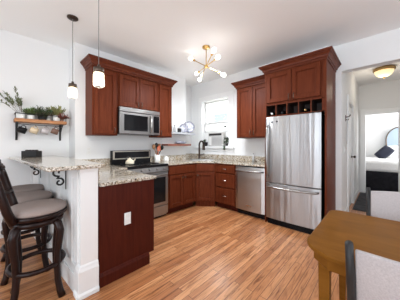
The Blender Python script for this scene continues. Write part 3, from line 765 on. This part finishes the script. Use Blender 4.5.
# ================================================================ STOOLS
def make_stool(x, y, rz, label):
    t = thing('bar_stool', label, 'stool', (x, y, 0), rz, 'dark wood swivel bar stools at the bar')
    L = dict(local=True)
    q = MB(); q.lathe([(.0, .700), (.19, .700), (.200, .712), (.196, .735), (.178, .752), (.12, .760), (.0, .762)], seg=32); q.build('seat_cushion', 'seatf', t, **L)
    q = MB(); q.lathe([(.0, .650), (.175, .650), (.185, .66), (.205, .675), (.207, .697), (.198, .699), (0, .699)], seg=32); q.build('seat_ring', 'espresso', t, **L)
    q = MB(); q.lathe([(.0, .60), (.15, .60), (.175, .61), (.18, .645), (.16, .65), (0, .65)], seg=32); q.build('swivel_base', 'espresso', t, **L)
    for k in range(4):
        a = R(45+90*k); ca, sa = math.cos(a), math.sin(a)
        prof = [(.140, .635), (.185, .60), (.203, .545), (.196, .46), (.182, .36), (.175, .25), (.182, .14), (.202, .05), (.222, 0)]
        rr = [.026, .030, .029, .026, .024, .023, .023, .024, .026]
        q = MB(); q.tube([(r*ca, r*sa, z) for r, z in prof], rr, 10); q.build('leg', 'espresso', t, **L)
    for z, r in ((.27, .177), ):
        for k in range(4):
            a0 = R(45+90*k); q = MB()
            q.tube([(r*math.cos(a0+R(90)*i/8)*(1-.0*math.sin(math.pi*i/8)), r*math.sin(a0+R(90)*i/8), z) for i in range(9)], .019, 8, flat=1.0); q.build('foot_rail', 'espresso', t, **L)
    # back: two curved posts at the rear (-y) with a top rail and slats
    for s_ in (-1, 1):
        q = MB(); q.tube([(s_*.17, -.135, .67), (s_*.185, -.165, .76), (s_*.19, -.195, .88), (s_*.185, -.225, 1.0), (s_*.18, -.25, 1.09)], [.028, .028, .027, .026, .024], 10); q.build('back_post', 'espresso', t, **L)
    arc = [(-.19+.38*i/8, -.235-.05*math.sin(math.pi*i/8), 1.06+.035*math.sin(math.pi*i/8)) for i in range(9)]
    q = MB(); q.tube(arc, .026, 10, flat=1.0); q.build('top_rail', 'espresso', t, **L)
    arc = [(-.18+.36*i/8, -.18-.045*math.sin(math.pi*i/8), .86) for i in range(9)]
    q = MB(); q.tube(arc, .018, 8); q.build('lower_rail', 'espresso', t, **L)
    for k in (-1, 0, 1):
        q = MB(); q.tube([(k*.085, -.22, .86), (k*.085, -.26, .97), (k*.085, -.275, 1.07)], .012, 6); q.build('slat', 'espresso', t, **L)
    return t
SROT = -7
st = make_stool(-2.11, .245, R(SROT), 'dark wood round bar stool nearest the end column')
c = copy_tree(st); c.location = (-2.60, .225, 0); c['label'] = 'middle dark bar stool between two others at the bar'
c = copy_tree(st); c.location = (-3.10, .235, 0); c['label'] = 'farthest dark bar stool at the bar, beside the left wall'

# ================================================================ LAMPS
def point(name, loc, power, col, r=.03):
    l = bpy.data.lights.new(name, 'POINT'); l.energy = power; l.color = col; l.shadow_soft_size = r
    o = bpy.data.objects.new(name, l); COL.objects.link(o); o.location = loc; return o
def pendant(x, y, zg, label):
    t = thing('pendant_lamp', label, 'lamp', (x, y, zg), 0, 'jar pendants over the bar')
    L = dict(local=True); Z = ZC-zg
    q = MB(); q.lathe([(.0, Z), (.060, Z), (.060, Z-.012), (.045, Z-.022), (.0, Z-.024)], seg=20); q.build('canopy', 'bronze', t, **L)
    q = MB(); q.tube([(0, 0, .20), (0, 0, Z-.02)], .0035, 6); q.build('cord', 'wire', t, **L)
    q = MB(); q.lathe([(.0, .20), (.012, .20), (.014, .175), (.044, .17), (.046, .128), (.0, .126)], seg=20); q.build('cap', 'pewter', t, **L)
    q = MB(); q.lathe([(.040, .130), (.046, .120), (.048, .02), (.044, .004), (.038, 0), (.035, .004), (.044, .02), (.043, .118), (.036, .13)], seg=20); q.build('glass_jar', 'jar', t, **L)
    q = MB(); q.lathe([(.0, .128), (.012, .126), (.014, .10), (.026, .075), (.028, .055), (.018, .034), (.0, .028)], seg=14); q.build('bulb', 'bulb', t, **L)
    p = point('pendant_glow', (0, 0, -.03), 5.0, (1, .95, .88), .04); p.parent = t
pendant(-2.76, .65, 1.825, 'jar pendant hanging in front of bare wall, left one')
pendant(-1.89, .65, 1.782, 'jar pendant hanging in front of the cherry cabinet, right one')

# sputnik chandelier
hx, hy, hz = -2.04, 2.30, 2.50
t = thing('sputnik_chandelier', 'brass chandelier with six bare bulbs on crossing rods', 'chandelier', (hx, hy, ZC))
q = MB(); q.lathe([(0, 0), (.062, 0), (.062, -.02), (.05, -.028), (0, -.03)], (hx, hy, ZC), 24); q.build('canopy', 'brass', t)
q = MB(); q.tube([(hx, hy, ZC-.02), (hx, hy, hz)], .007, 8); q.build('stem', 'brass', t)
q = MB(); q.ball((hx, hy, hz), .030); q.build('hub', 'brass', t)
yaw = R(43.4); fw = Vector((-math.sin(yaw), math.cos(yaw), 0)); rt = Vector((math.cos(yaw), math.sin(yaw), 0)); up = Vector((0, 0, 1))
rods = [(-.25, .20, .18), (.155, .0, -.31), (.10, .105, -.30)]
gl = []
for a, c_, d_ in rods:
    v = rt*a+up*c_+fw*d_
    L_ = v.length; n = v/L_
    H_ = Vector((hx, hy, hz))
    q = MB(); q.tube([H_-n*(L_-.09), H_+n*(L_-.09)], .0065, 8); rod = q.build('rod', 'brass', t)
    for s_ in (1, -1):
        q = MB(); q.lathe([(.010, 0), (.016, .005), (.016, .045), (.010, .05)], tuple(H_+n*s_*(L_-.10)), 12, n*s_); q.build('socket', 'brass', rod)
        q = MB(); q.lathe([(.012, 0), (.016, .012), (.030, .045), (.033, .062), (.026, .085), (.010, .098), (0, .10)], tuple(H_+n*s_*(L_-.052)), 14, n*s_); q.build('bulb', 'bulbw', rod)
p = point('chandelier_glow', (0, 0, hz-.2-ZC), 5, (.96, .97, 1), .2); p.parent = t
l = bpy.data.lights.new('chandelier_fill_disc', 'AREA'); l.shape = 'DISK'; l.size = .5; l.energy = 40; l.color = (.87, .935, 1)  # added invisible disc under the hub, brightens the floor below
o = bpy.data.objects.new('chandelier_fill_disc', l); COL.objects.link(o); o.location = (0, 0, hz-.05-ZC); o.parent = t

# hall ceiling lamp
t = thing('ceiling_lamp', 'gold rimmed bowl ceiling lamp glowing in the hall', 'lamp', (.015, 5.40, ZC))
q = MB(); q.lathe([(0, 0), (.15, 0), (.172, -.02), (.172, -.05), (.155, -.07), (.148, -.055), (0, -.055)], (.015, 5.40, ZC), 32); q.build('rim', 'gold', t)
q = MB(); q.lathe([(.148, -.058), (.145, -.09), (.12, -.14), (.07, -.175), (0, -.185)], (.015, 5.40, ZC), 32); q.build('glass_bowl', 'alabaster', t)
q = MB(); q.lathe([(0, -.183), (.018, -.185), (.02, -.20), (.01, -.215), (0, -.22)], (.015, 5.40, ZC), 12); q.build('finial', 'gold', t)
p = point('hall_glow', (0, 0, -.34), 5, (1, .90, .75), .15); p.parent = t
area('bedroom_fill_light', (2.6, 8.0, 1.6), (0, 90, 0), 1.6, 2.0, 115, (.95, .98, 1))  # added unseen fill light that brightens the bedroom walls and bed

# ================================================================ PLANT SHELF
SX0, SX1, SYa, SYb, SZ = XO+.001, -3.53, .172, .755, 1.618
sh = thing('wall_shelf', 'wooden plant shelf with black iron rail and brackets on left wall', 'shelf', (XO+.1, .46, SZ-.06))
b = MB(); b.box(SX0, SX1, SYa, SYb, SZ-.055, SZ-.008); b.build('board', 'shelfwood', sh, bevel=.004)
q = MB()
for z in (SZ+.062,): q.tube([(SX0, SYa+.01, z), (SX1-.01, SYa+.01, z), (SX1-.01, SYb-.01, z), (SX0, SYb-.01, z)], .006, 8)
for y in (SYa+.01, (SYa+SYb)/2, SYb-.01): q.tube([(SX1-.01, y, SZ-.02), (SX1-.01, y, SZ+.062)], .005, 6)
q.build('rail', 'blackm', sh)
for y in (SYa+.03, SYb-.05):
    q = MB(); q.box(SX0, SX0+.012, y-.012, y+.012, SZ-.30, SZ-.056); q.box(SX0, SX1-.01, y-.012, y+.012, SZ-.068, SZ-.056)
    q.tube([(SX0+.008, y, SZ-.27), (SX0+.05, y, SZ-.17), (SX1-.03, y, SZ-.065)], .008, 8); q.build('bracket', 'blackm', sh)
q = MB(); q.tube([(SX1-.05, SYa+.04, SZ-.085), (SX1-.05, SYb-.04, SZ-.085)], .005, 6); q.build('mug_bar', 'blackm', sh)
for i, y in enumerate((.27, .39, .51, .625)):
    q = MB(); q.tube([(SX1-.05, y, SZ-.085), (SX1-.05, y, SZ-.10), (SX1-.045, y+.01, SZ-.108), (SX1-.04, y+.012, SZ-.10)], .003, 6); q.build('hook', 'blackm', sh)
mugs = [('black mug hanging leftmost under the plant shelf', 'black', .25), ('cream mug hanging second from left under the plant shelf', 'creammug', .375), ('pale patterned mug hanging third from left under the plant shelf', 'grout', .50), ('brown mug hanging rightmost under the plant shelf', 'brownmug', .615)]
for lab, mm, y in mugs:
    t = thing('mug', lab, 'mug', (SX1-.05, y, SZ-.20), 0, 'mugs hanging under the plant shelf')
    cx, cy, cz = SX1-.055, y, SZ-.165
    ax = Vector((.15, .95, -.35)).normalized()
    q = MB(); q.lathe([(.0, -.045), (.036, -.045), (.040, -.038), (.042, .045), (.038, .045), (.036, -.035), (0, -.036)], (cx, cy, cz), 18, ax); q.build('body', mm, t)
    hv = (Vector((0, 0, 1))-ax*ax.z).normalized(); C_ = Vector((cx, cy, cz))
    q = MB(); q.tube([C_+hv*.036+ax*-.026, C_+hv*.060+ax*-.02, C_+hv*.066, C_+hv*.060+ax*.02, C_+hv*.036+ax*.026], .006, 8); q.build('handle', mm, t)

def pot(t, x, y, z, r, h, m_):
    q = MB(); q.lathe([(0, 0), (r*.75, 0), (r*.8, .005), (r, h), (r*.9, h), (r*.86, h-.012), (0, h-.014)], (x, y, z), 18); q.build('pot', m_, t)
    q = MB(); q.lathe([(0, 0), (r*.84, 0), (r*.84, .004), (0, .005)], (x, y, z+h-.012), 14); q.build('soil', 'soil', t)
PXc = -3.62; PZ = SZ-.008
def sprig_plant(lab, y, r, h, pm, n, L_, spread, lm, lw, ll, lean=(0, 0, 0), bare=0.0):
    t = thing('potted_plant', lab, 'plant', (PXc, y, PZ)); pot(t, PXc, y, PZ, r, h, pm)
    q = MB(); st_ = MB()
    for i in range(n):
        a = random.uniform(0, 2*math.pi); e = random.uniform(.15, spread)
        d = Vector((math.cos(a)*e, math.sin(a)*e, 1))+Vector(lean)*random.uniform(.3, 1); d.normalize()
        p0 = Vector((PXc+math.cos(a)*r*.4, y+math.sin(a)*r*.4, PZ+h-.01)); l = L_*random.uniform(.55, 1)
        p1 = p0+d*l*.5; p2 = p0+d*l+Vector((0, 0, -.12*l*e))
        for p in (p1, p2):
            if p.x < XO+.012: p.x = XO+.012
        st_.tube([p0, p1, p2], .0018, 4)
        k = int(l/ll*2.2)+2
        for j in range(k):
            f = bare+(1-bare)*(j+.6)/k
            p = p0.lerp(p1, f*2) if f < .5 else p1.lerp(p2, f*2-1)
            dd = (d+Vector((random.uniform(-1, 1), random.uniform(-1, 1), random.uniform(-.4, .8)))).normalized()
            if p.x+dd.x*ll < XO+.01: dd.x = abs(dd.x)
            q.leaf(p, dd, ll*random.uniform(.7, 1.2), lw)
    q.build('foliage', lm, t, solid=False); st_.build('stems', 'stem', t)
sprig_plant('sparse long-branched plant in a white pot at left end of shelf', .235, .055, .085, 'ceramic', 9, .36, 1.0, 'leafg', .020, .05, (.3, -.75, 0), .45)
sprig_plant('bright green bushy herb beside the long-branched plant on shelf', .345, .045, .06, 'ceramic', 44, .13, 1.3, 'leaf', .013, .04)
sprig_plant('dark green rosemary in a low dark planter mid shelf', .475, .055, .05, 'charcoal', 80, .165, 1.5, 'leafd', .010, .038)
sprig_plant('pale yellow-green plant in a white pot at right of shelf', .64, .05, .085, 'ceramic', 46, .165, 1.05, 'leafy', .018, .04)
sprig_plant('small red-leaved plant at right end of the shelf', .705, .03, .045, 'brownmug', 34, .11, 1.4, 'redleaf', .018, .035, (.9, .0, -.5))

# black caddy on the bar
t = thing('caddy', 'black box caddy of small cups on the bar by the wall', 'caddy', (-3.36, .33, BT))
b = MB(face((-3.36, .33, 0), (.72, .69, 0), (.69, -.72, 0)))
mt = b.m
b.box(-.095, .095, -.05, .05, BT, BT+.012); b.box(-.095, .095, .042, .05, BT+.012, BT+.085); b.box(-.095, .095, -.05, -.042, BT+.012, BT+.085); b.box(-.095, -.087, -.042, .042, BT+.012, BT+.085); b.box(.087, .095, -.042, .042, BT+.012, BT+.085)
b.build('box', 'blackm', t, bevel=.003)
for k in range(4):
    q = MB(); c = mt @ Vector((-.063+.042*k, 0, BT+.0125)); q.lathe([(0, 0), (.016, 0), (.0195, .08), (.016, .086), (0, .088)], tuple(c), 14); q.build('cup', 'espresso', t)

# ================================================================ COUNTER THINGS
# kettle
kx, ky, kz = -3.08, 1.545, .9268
t = thing('kettle', 'cream enamel kettle with black handle on the cooktop', 'kettle', (kx, ky, kz))
KS = Matrix.Translation((kx, ky, kz)) @ Matrix.Scale(.8, 4) @ Matrix.Translation((-kx, -ky, -kz))
q = MB(KS); q.lathe([(0, 0), (.075, 0), (.088, .015), (.088, .045), (.07, .085), (.04, .105), (0, .11)], (kx, ky, kz), 22); q.build('body', 'cream', t)
q = MB(KS); q.lathe([(0, .105), (.038, .105), (.03, .118), (.008, .122), (.008, .132), (.013, .14), (0, .145)], (kx, ky, kz), 16); q.build('lid', 'cream', t)
q = MB(KS); q.tube([(kx, ky+.07, kz+.05), (kx, ky+.11, kz+.085), (kx, ky+.125, kz+.11)], [.018, .013, .010], 10); q.build('spout', 'cream', t)
q = MB(KS); q.tube([(kx, ky-.06, kz+.085), (kx, ky-.085, kz+.14), (kx, ky-.04, kz+.165), (kx, ky+.03, kz+.165), (kx, ky+.05, kz+.105)], .008, 8); q.build('handle', 'blackm', t)
# utensil crock
ux, uy = -3.28, 2.225
t = thing('utensil_crock', 'white utensil crock between stove and canister', 'crock', (ux, uy, CT))
q = MB(); q.lathe([(0, 0), (.05, 0), (.055, .01), (.058, .14), (.052, .14), (.048, .012), (0, .014)], (ux, uy, CT), 20); q.build('crock', 'ceramic', t)
for i, (dx, dy, l, mm, kind) in enumerate(((.02, -.095, .30, 'utensil', 's'), (.03, -.04, .33, 'blackm', 's'), (-.01, .045, .31, 'utensil', 'f'), (.01, .105, .28, 'black', 's'), (.045, .005, .27, 'orange', 'f'))):
    tp = Vector((ux+dx, uy+dy, CT+l)); bs = Vector((ux-dx*.4, uy-dy*.4, CT+.016)); d = (tp-bs).normalized()
    u_ = thing('utensil', ['wooden spoon leaning left in the white crock', 'black ladle standing tallest in the white crock', 'wooden spatula in the white crock', 'black spoon leaning right in the white crock', 'orange spatula in the white crock'][i], 'utensil', tuple(bs), 0, 'utensils in the white crock')
    q = MB(); q.tube([bs, tp], .009, 6); q.build('shaft', mm, u_)
    q = MB()
    if kind == 's': q.ball(tuple(tp), .034, 10, .05)
    else:
        fm = face(tuple(tp), (.6, .6, 0), (.6, -.6, 0)); q.m = fm; q.box(-.034, .034, -.004, .004, -.05, .05)
    q.build('head', mm, u_)
cx, cy = -3.2, 2.385
t = thing('canister', 'small white lidded canister right of the utensil crock', 'canister', (cx, cy, CT))
q = MB(); q.lathe([(0, 0), (.045, 0), (.05, .008), (.05, .075), (.045, .08), (0, .081)], (cx, cy, CT), 18); q.build('body', 'ceramic', t)
q = MB(); q.lathe([(0, .081), (.047, .081), (.045, .092), (.012, .10), (.012, .112), (0, .114)], (cx, cy, CT), 16); q.build('lid', 'ceramic', t)

# faucet
gx, gy = -3.20, 3.36
t = thing('faucet', 'dark bronze gooseneck faucet at the corner sink', 'faucet', (gx, gy, CT))
q = MB(); q.lathe([(0, 0), (.034, 0), (.034, .012), (.024, .03), (.024, .13), (.018, .14), (0, .14)], (gx, gy, CT), 16); q.build('base', 'bronze', t)
fd = Vector((.97, -.25, 0)).normalized()
pts = [(gx, gy, CT+.13), (gx, gy, CT+.33)]
for i in range(1, 11):
    a = math.pi*i/10; p = Vector((gx, gy, CT+.33))+fd*.095*(1-math.cos(a))+Vector((0, 0, .095*math.sin(a))); pts.append(tuple(p))
q = MB(); q.tube(pts, .020, 10); q.build('spout', 'bronze', t)
e = Vector(pts[-1]); q = MB(); q.lathe([(.024, 0), (.03, -.02), (.034, -.10), (.028, -.115), (0, -.116)], tuple(e), 14); q.build('spray_head', 'bronze', t)
q = MB(); q.tube([(gx, gy, CT+.09), Vector((gx, gy, CT+.10))+Vector((.05, .05, .0)), Vector((gx, gy, CT+.13))+Vector((.085, .085, 0))], [.013, .010, .008], 8); q.build('lever', 'bronze', t)

# window sill things
t = thing('air_conditioner', 'white window air conditioner sitting on the sill', 'air conditioner', (-2.9, YW+.05, WZ0))
b = MB(); b.box(-3.125, -2.665, YW+.0, YW+.24, WZ0+.001, 1.555); b.build('case', 'acplastic', t, bevel=.012)
b = MB()
for k in range(15): b.box(-3.0, -2.70, YW-.006, YW+.002, WZ0+.03+k*.014, WZ0+.037+k*.014)
b.build('grille', 'greyp', t)
b = MB(); b.box(-3.10, -2.72, YW-.003, YW+.003, 1.475, 1.525); b.build('vent', 'charcoal', t)
b = MB(); b.box(-3.10, -3.03, YW-.004, YW+.002, WZ0+.03, 1.44); b.build('control_panel', 'ceramic', t)
q = MB(); q.tube([(-2.72, YW+.0, WZ0+.05), (-2.60, YW-.05, WZ0+.012), (-2.44, YW-.065, WZ0+.008), (-2.36, YW-.075, WZ0-.03), (-2.33, YW-.045, WZ0-.14), (-2.37, YW-.02, CT+.16)], .004, 6)
tag(q.build('power_cord', 'plastic'), 'white power cord trailing from the air conditioner off the sill', 'cord')
px, py = -3.22, YW-.01
t = thing('plant_pot', 'dark square pot with small dark plant left of the air conditioner', 'plant pot', (px, py, WZ0))
b = MB(); b.taper((px, py, WZ0+.001), .04, (px, py, WZ0+.10), .052); b.build('pot', 'charcoal', t, bevel=.004)
q = MB()
for i in range(60):
    a = random.uniform(0, 6.28); d = Vector((math.cos(a), math.sin(a)-.2, random.uniform(.3, 1.5))); q.leaf((px+random.uniform(-.03, .03), py+random.uniform(-.03, .0), WZ0+.095+random.uniform(0, .05)), d, .045, .02)
q.build('foliage', 'leafd', t, solid=False)
px, py = -2.56, YW-.005
t = thing('potted_plant', 'green leafy plant on the sill right of the air conditioner', 'plant', (px, py, WZ0))
pot(t, px, py, WZ0+.001, .04, .065, 'charcoal')
q = MB()
for i in range(110):
    a = random.uniform(0, 6.28); d = Vector((math.cos(a), math.sin(a)-.3, random.uniform(-.3, 1.3))); q.leaf((px+random.uniform(-.05, .05), py+random.uniform(-.045, .01), WZ0+.06+random.uniform(0, .13)), d, .05, .022)
for i in range(26): q.leaf((px-.02+random.uniform(-.02, .02), YW-.085, WZ0+.03-random.uniform(0, .09)), (random.uniform(-.5, .5), -.4, -1), .045, .02)
q.build('foliage', 'leafd', t, solid=False)

# corner shelves
S1 = thing('wall_shelf', 'pale upper shelf in the corner holding plates and bottles', 'shelf', (-3.28, 2.85, 1.50))
b = MB(); b.box(XB+.001, -3.16, 2.47, 3.19, 1.482, 1.525); b.build('board', 'glassshelf', S1, bevel=.003)
S2 = thing('wall_shelf', 'reddish wooden lower shelf in the corner under the pale one', 'shelf', (-3.28, 2.7, 1.24))
b = MB(); b.box(XB+.001, -3.17, 2.41, 3.06, 1.232, 1.272); b.build('board', 'redshelf', S2, bevel=.003)
# plates leaning on the upper shelf
def plate(y, r, lab, x=-3.315, tilt=.22, m_='plate'):
    q = MB(); ax = Vector((.78, -.62, tilt)).normalized()
    q.lathe([(0, 0), (r*.6, .0), (r, .018), (r*.99, .024), (r*.58, .008), (0, .008)], (x, y, 1.527+r*math.cos(math.atan(tilt))), 28, ax)
    tag(q.build('plate', m_), lab, 'plate', 'plates on the upper corner shelf')
plate(3.075, .138, 'grey patterned round plate at the right end of the upper shelf', -3.265)
plate(2.955, .105, 'smaller grey round plate leaning left of the larger one on the shelf', -3.30)
def bottle(x, y, z, r, h, m_, lab, cat='bottle', cap='blackm'):
    t = thing('bottle' if cat == 'bottle' else 'jar', lab, cat, (x, y, z))
    q = MB(); q.lathe([(0, 0), (r, 0), (r, h*.6), (r*.4, h*.75), (r*.38, h*.92), (0, h*.92)], (x, y, z), 14); q.build('body', m_, t)
    q = MB(); q.lathe([(r*.42, h*.9), (r*.42, h), (0, h)], (x, y, z), 12); q.build('cap', cap, t)
bottle(-3.25, 2.515, 1.5255, .045, .19, 'bronze', 'wide dark bottle at the left end of the upper shelf')
bottle(-3.25, 2.645, 1.5255, .028, .15, 'greyp', 'slim grey bottle between two dark ones on the upper shelf')
t = thing('jar', 'square dark jar beside the plates on the upper shelf', 'jar', (-3.25, 2.775, 1.5255))
MB().box(-3.28, -3.22, 2.745, 2.805, 1.5255, 1.615).build('body', 'charcoal', t, bevel=.006); MB().box(-3.275, -3.225, 2.75, 2.80, 1.616, 1.635).build('lid', 'greyp', t, bevel=.003)
for k in range(3):
    q = MB(); q.lathe([(0, 0), (.075, 0), (.135-.01*k, .026), (.132-.01*k, .031), (.07, .006), (0, .006)], (-3.275, 2.84, 1.2735+.0115*k), 24)
    tag(q.build('plate', 'plate'), ['bottom grey plate', 'middle grey plate', 'top grey plate'][k]+' of the low stack on the lower corner shelf', 'plate', 'stacked plates on the lower corner shelf')

# soap bottle by the drawers
bottle(-1.86, 3.50, CT+.0005, .022, .17, 'greyp', 'slim soap bottle on the counter near the fridge')

# ================================================================ DINING TABLE AND CHAIRS
TZ = .752
t = thing('dining_table', 'brown wooden dining table with clipped corners and tapered legs', 'table', (.5, 1.33, 0))
tx0, tx1, ty0, ty1 = -.296, 1.35, 1.025, 1.81
top = [(tx0+.09, ty0), (tx1-.09, ty0), (tx1, ty0+.09), (tx1, ty1-.05), (tx1-.05, ty1), (tx0+.045, ty1), (tx0, ty1-.05), (tx0-.0, ty0+.09)]
b = MB(); b.prism(rounded(top, [.05, .05, .05, .03, .03, .03, .03, .05], 4), TZ-.022, TZ); b.build('tabletop', 'table', t, bevel=.005)
b = MB(); ins = .035
ap = [(tx0+.09+ins*.5, ty0+ins), (tx1-.09-ins*.5, ty0+ins), (tx1-ins, ty0+.09+ins*.5), (tx1-ins, ty1-.05-ins), (tx1-.05-ins, ty1-ins), (tx0+.05+ins, ty1-ins), (tx0+ins, ty1-.05-ins), (tx0+ins, ty0+.09+ins*.5)]
b.prism(ap, TZ-.085, TZ-.0225); b.build('apron', 'table', t, bevel=.003)
for x, y in ((tx0+.085, ty0+.105), (tx0+.085, ty1-.095), (tx1-.10, ty0+.095), (tx1-.10, ty1-.095)):
    q = MB(); q.taper((x, y, 0), .016, (x, y, TZ-.0855), .025); q.build('leg', 'table', t, bevel=.003)

def make_chair(x, y, rz, label):
    t = thing('dining_chair', label, 'chair', (x, y, 0), rz, 'grey linen dining chairs at the table')
    L = dict(local=True)      # faces +y; back panel at y = -0.22
    q = MB(); q.box(-.225, .225, -.20, .22, .42, .475); q.build('seat', 'linen', t, bevel=.02, **L)
    # slung fabric back, gently curved between the stiles
    v = []; f = []; n = 10
    for j, (z, yy) in enumerate(((.665, -.205), (.775, -.225), (.890, -.248))):
        for i in range(n+1):
            u = i/n; v.append((-.225+.45*u, yy-.035*math.sin(math.pi*u), z+(.0 if j < 2 else .012*math.sin(math.pi*u))))
    m_ = len(v)
    v += [(a, b_+.022, c_) for a, b_, c_ in v]
    for j in range(2):
        for i in range(n):
            a = j*(n+1)+i; f.append((a, a+1, a+n+2, a+n+1)); f.append((m_+a, m_+a+n+1, m_+a+n+2, m_+a+1))
    for i in range(n):
        f.append((i, m_+i, m_+i+1, i+1)); a = 2*(n+1)+i; f.append((a, a+1, m_+a+1, m_+a))
    for j in range(2):
        a = j*(n+1); f.append((a, a+n+1, m_+a+n+1, m_+a)); a += n; f.append((a, m_+a, m_+a+n+1, a+n+1))
    q = MB(); q.add(v, f, True); q.build('backrest', 'linen', t, bevel=.006, **L)
    for s_ in (-1, 1):
        q = MB(); q.tube([(s_*.236, -.175, .62), (s_*.236, -.20, .65), (s_*.238, -.225, .79), (s_*.24, -.253, .912)], [.012, .014, .014, .012], 10, flat=1.5); q.build('back_stile', 'charcoal', t, **L)
        q = MB(); q.tube([(s_*.236, -.175, .63), (s_*.225, -.185, .45), (s_*.225, -.24, 0)], [.013, .015, .012], 8); q.build('leg', 'charcoal', t, **L)
        q = MB(); q.tube([(s_*.21, .19, .43), (s_*.215, .215, 0)], [.016, .012], 8); q.build('leg', 'charcoal', t, **L)
    return t
ch = make_chair(.155, 1.09, 0, 'grey linen dining chair nearest the camera, its back to us')
c = copy_tree(ch); c.location = (.155, 1.79, 0); c.rotation_euler = (0, 0, math.pi); c['label'] = 'grey linen dining chair on the far side of the table'

# ================================================================ HALL AND BEDROOM
q = thing('coat_hook', 'dark coat hook on the hall wall holding a pale strap', 'hook', (HX, 4.15, 1.68))
b = MB(); b.box(HX, HX+.008, 4.13, 4.17, 1.66, 1.76); b.build('plate', 'bronze', q); b = MB(); b.tube([(HX+.006, 4.15, 1.73), (HX+.05, 4.15, 1.735), (HX+.07, 4.15, 1.765)], .009, 8); b.tube([(HX+.006, 4.15, 1.69), (HX+.035, 4.15, 1.675), (HX+.045, 4.15, 1.70)], .007, 8); b.build('prong', 'bronze', q)
b = MB(); b.tube([(HX+.030, 4.137, 1.70), (HX+.022, 4.13, 1.5), (HX+.02, 4.135, 1.31), (HX+.022, 4.15, 1.27), (HX+.02, 4.165, 1.31), (HX+.022, 4.17, 1.5), (HX+.030, 4.163, 1.70)], .006, 6)
tag(b.build('strap', 'greyp'), 'pale grey strap loop hanging from the hall coat hook', 'strap')
q = thing('light_switch', 'white light switch plate on the hall wall by the opening', 'switch', (HX, 3.99, 1.17)); outlet(q, face((0, 0, 0), (0, 1, 0), (1, 0, 0)), True)
b = MB(); b.box(-.43, .60, 4.75, 7.1, .001, .012); tag(b.build('rug', 'rug', bevel=.003), 'dark rug on the floor at the bedroom doorway', 'rug')
# bed seen through the doorway
t = thing('bed', 'bed with white bedding on a black base in the far bedroom', 'bed', (-.4, 8.0, 0))
bx0, bx1, by0, by1 = -.52, 1.25, 7.0, 9.05
b = MB(); b.box(bx0+.02, bx1-.02, by0+.02, by1, .0, .53); b.build('base', 'blackf', t, bevel=.02)
b = MB(); b.box(bx0, bx1, by0, by1, .535, .83); b.build('mattress', 'bed', t, bevel=.07)
n = 20
hb = [(.09, 9.09, .3), (.09, 9.09, 1.0)]+[(.42-.34*math.cos(math.pi*i/n), 9.09, 1.42+.42*math.sin(math.pi*i/n)) for i in range(n+1)]+[(.75, 9.09, 1.0), (.75, 9.09, .3)]
b = MB(); b.tube(hb, .018, 8); b.build('headboard_frame', 'pewter', t)
v = [(x_, 9.085, z_) for x_, _, z_ in hb]+[(x_, 9.105, z_) for x_, _, z_ in hb]; k = len(hb)
b = MB(); b.add(v, [tuple(range(k)), tuple(range(k, 2*k))[::-1]]+[(i, (i+1) % k, k+(i+1) % k, k+i) for i in range(k)]); b.build('headboard', 'paleblue', t)
def pillow(c, sx, sy, sz, rot, mm, lab):
    m_ = Matrix.Translation(c) @ Matrix.Rotation(rot[2], 4, 'Z') @ Matrix.Rotation(rot[1], 4, 'Y') @ Matrix.Rotation(rot[0], 4, 'X')
    q = MB(m_); N = 10; v = []; f = []
    for s_ in (1, -1):
        for i in range(N+1):
            for j in range(N+1):
                u = 2*i/N-1; w_ = 2*j/N-1; h = sz*((1-u**4)*(1-w_**4))**.5
                v.append((sx*u*(1-.08*w_*w_), sy*w_*(1-.08*u*u), s_*h))
    o_ = (N+1)**2
    for i in range(N):
        for j in range(N):
            a = i*(N+1)+j; f.append((a, a+N+1, a+N+2, a+1)); f.append((o_+a, o_+a+1, o_+a+N+2, o_+a+N+1))
    q.add(v, f, True)
    bmesh.ops.remove_doubles(q.bm, verts=q.bm.verts[:], dist=1e-4)
    tag(q.build('pillow', mm), lab, 'pillow', 'pillows on the bed')
pillow((.03, 8.38, 1.01), .15, .23, .06, (R(62), R(38), R(-12)), 'navy', 'dark navy pillow leaning on the white pillow on the bed')
pillow((.33, 8.72, 1.03), .36, .24, .08, (R(58), 0, 0), 'bed', 'white pillow against the headboard behind the navy one')
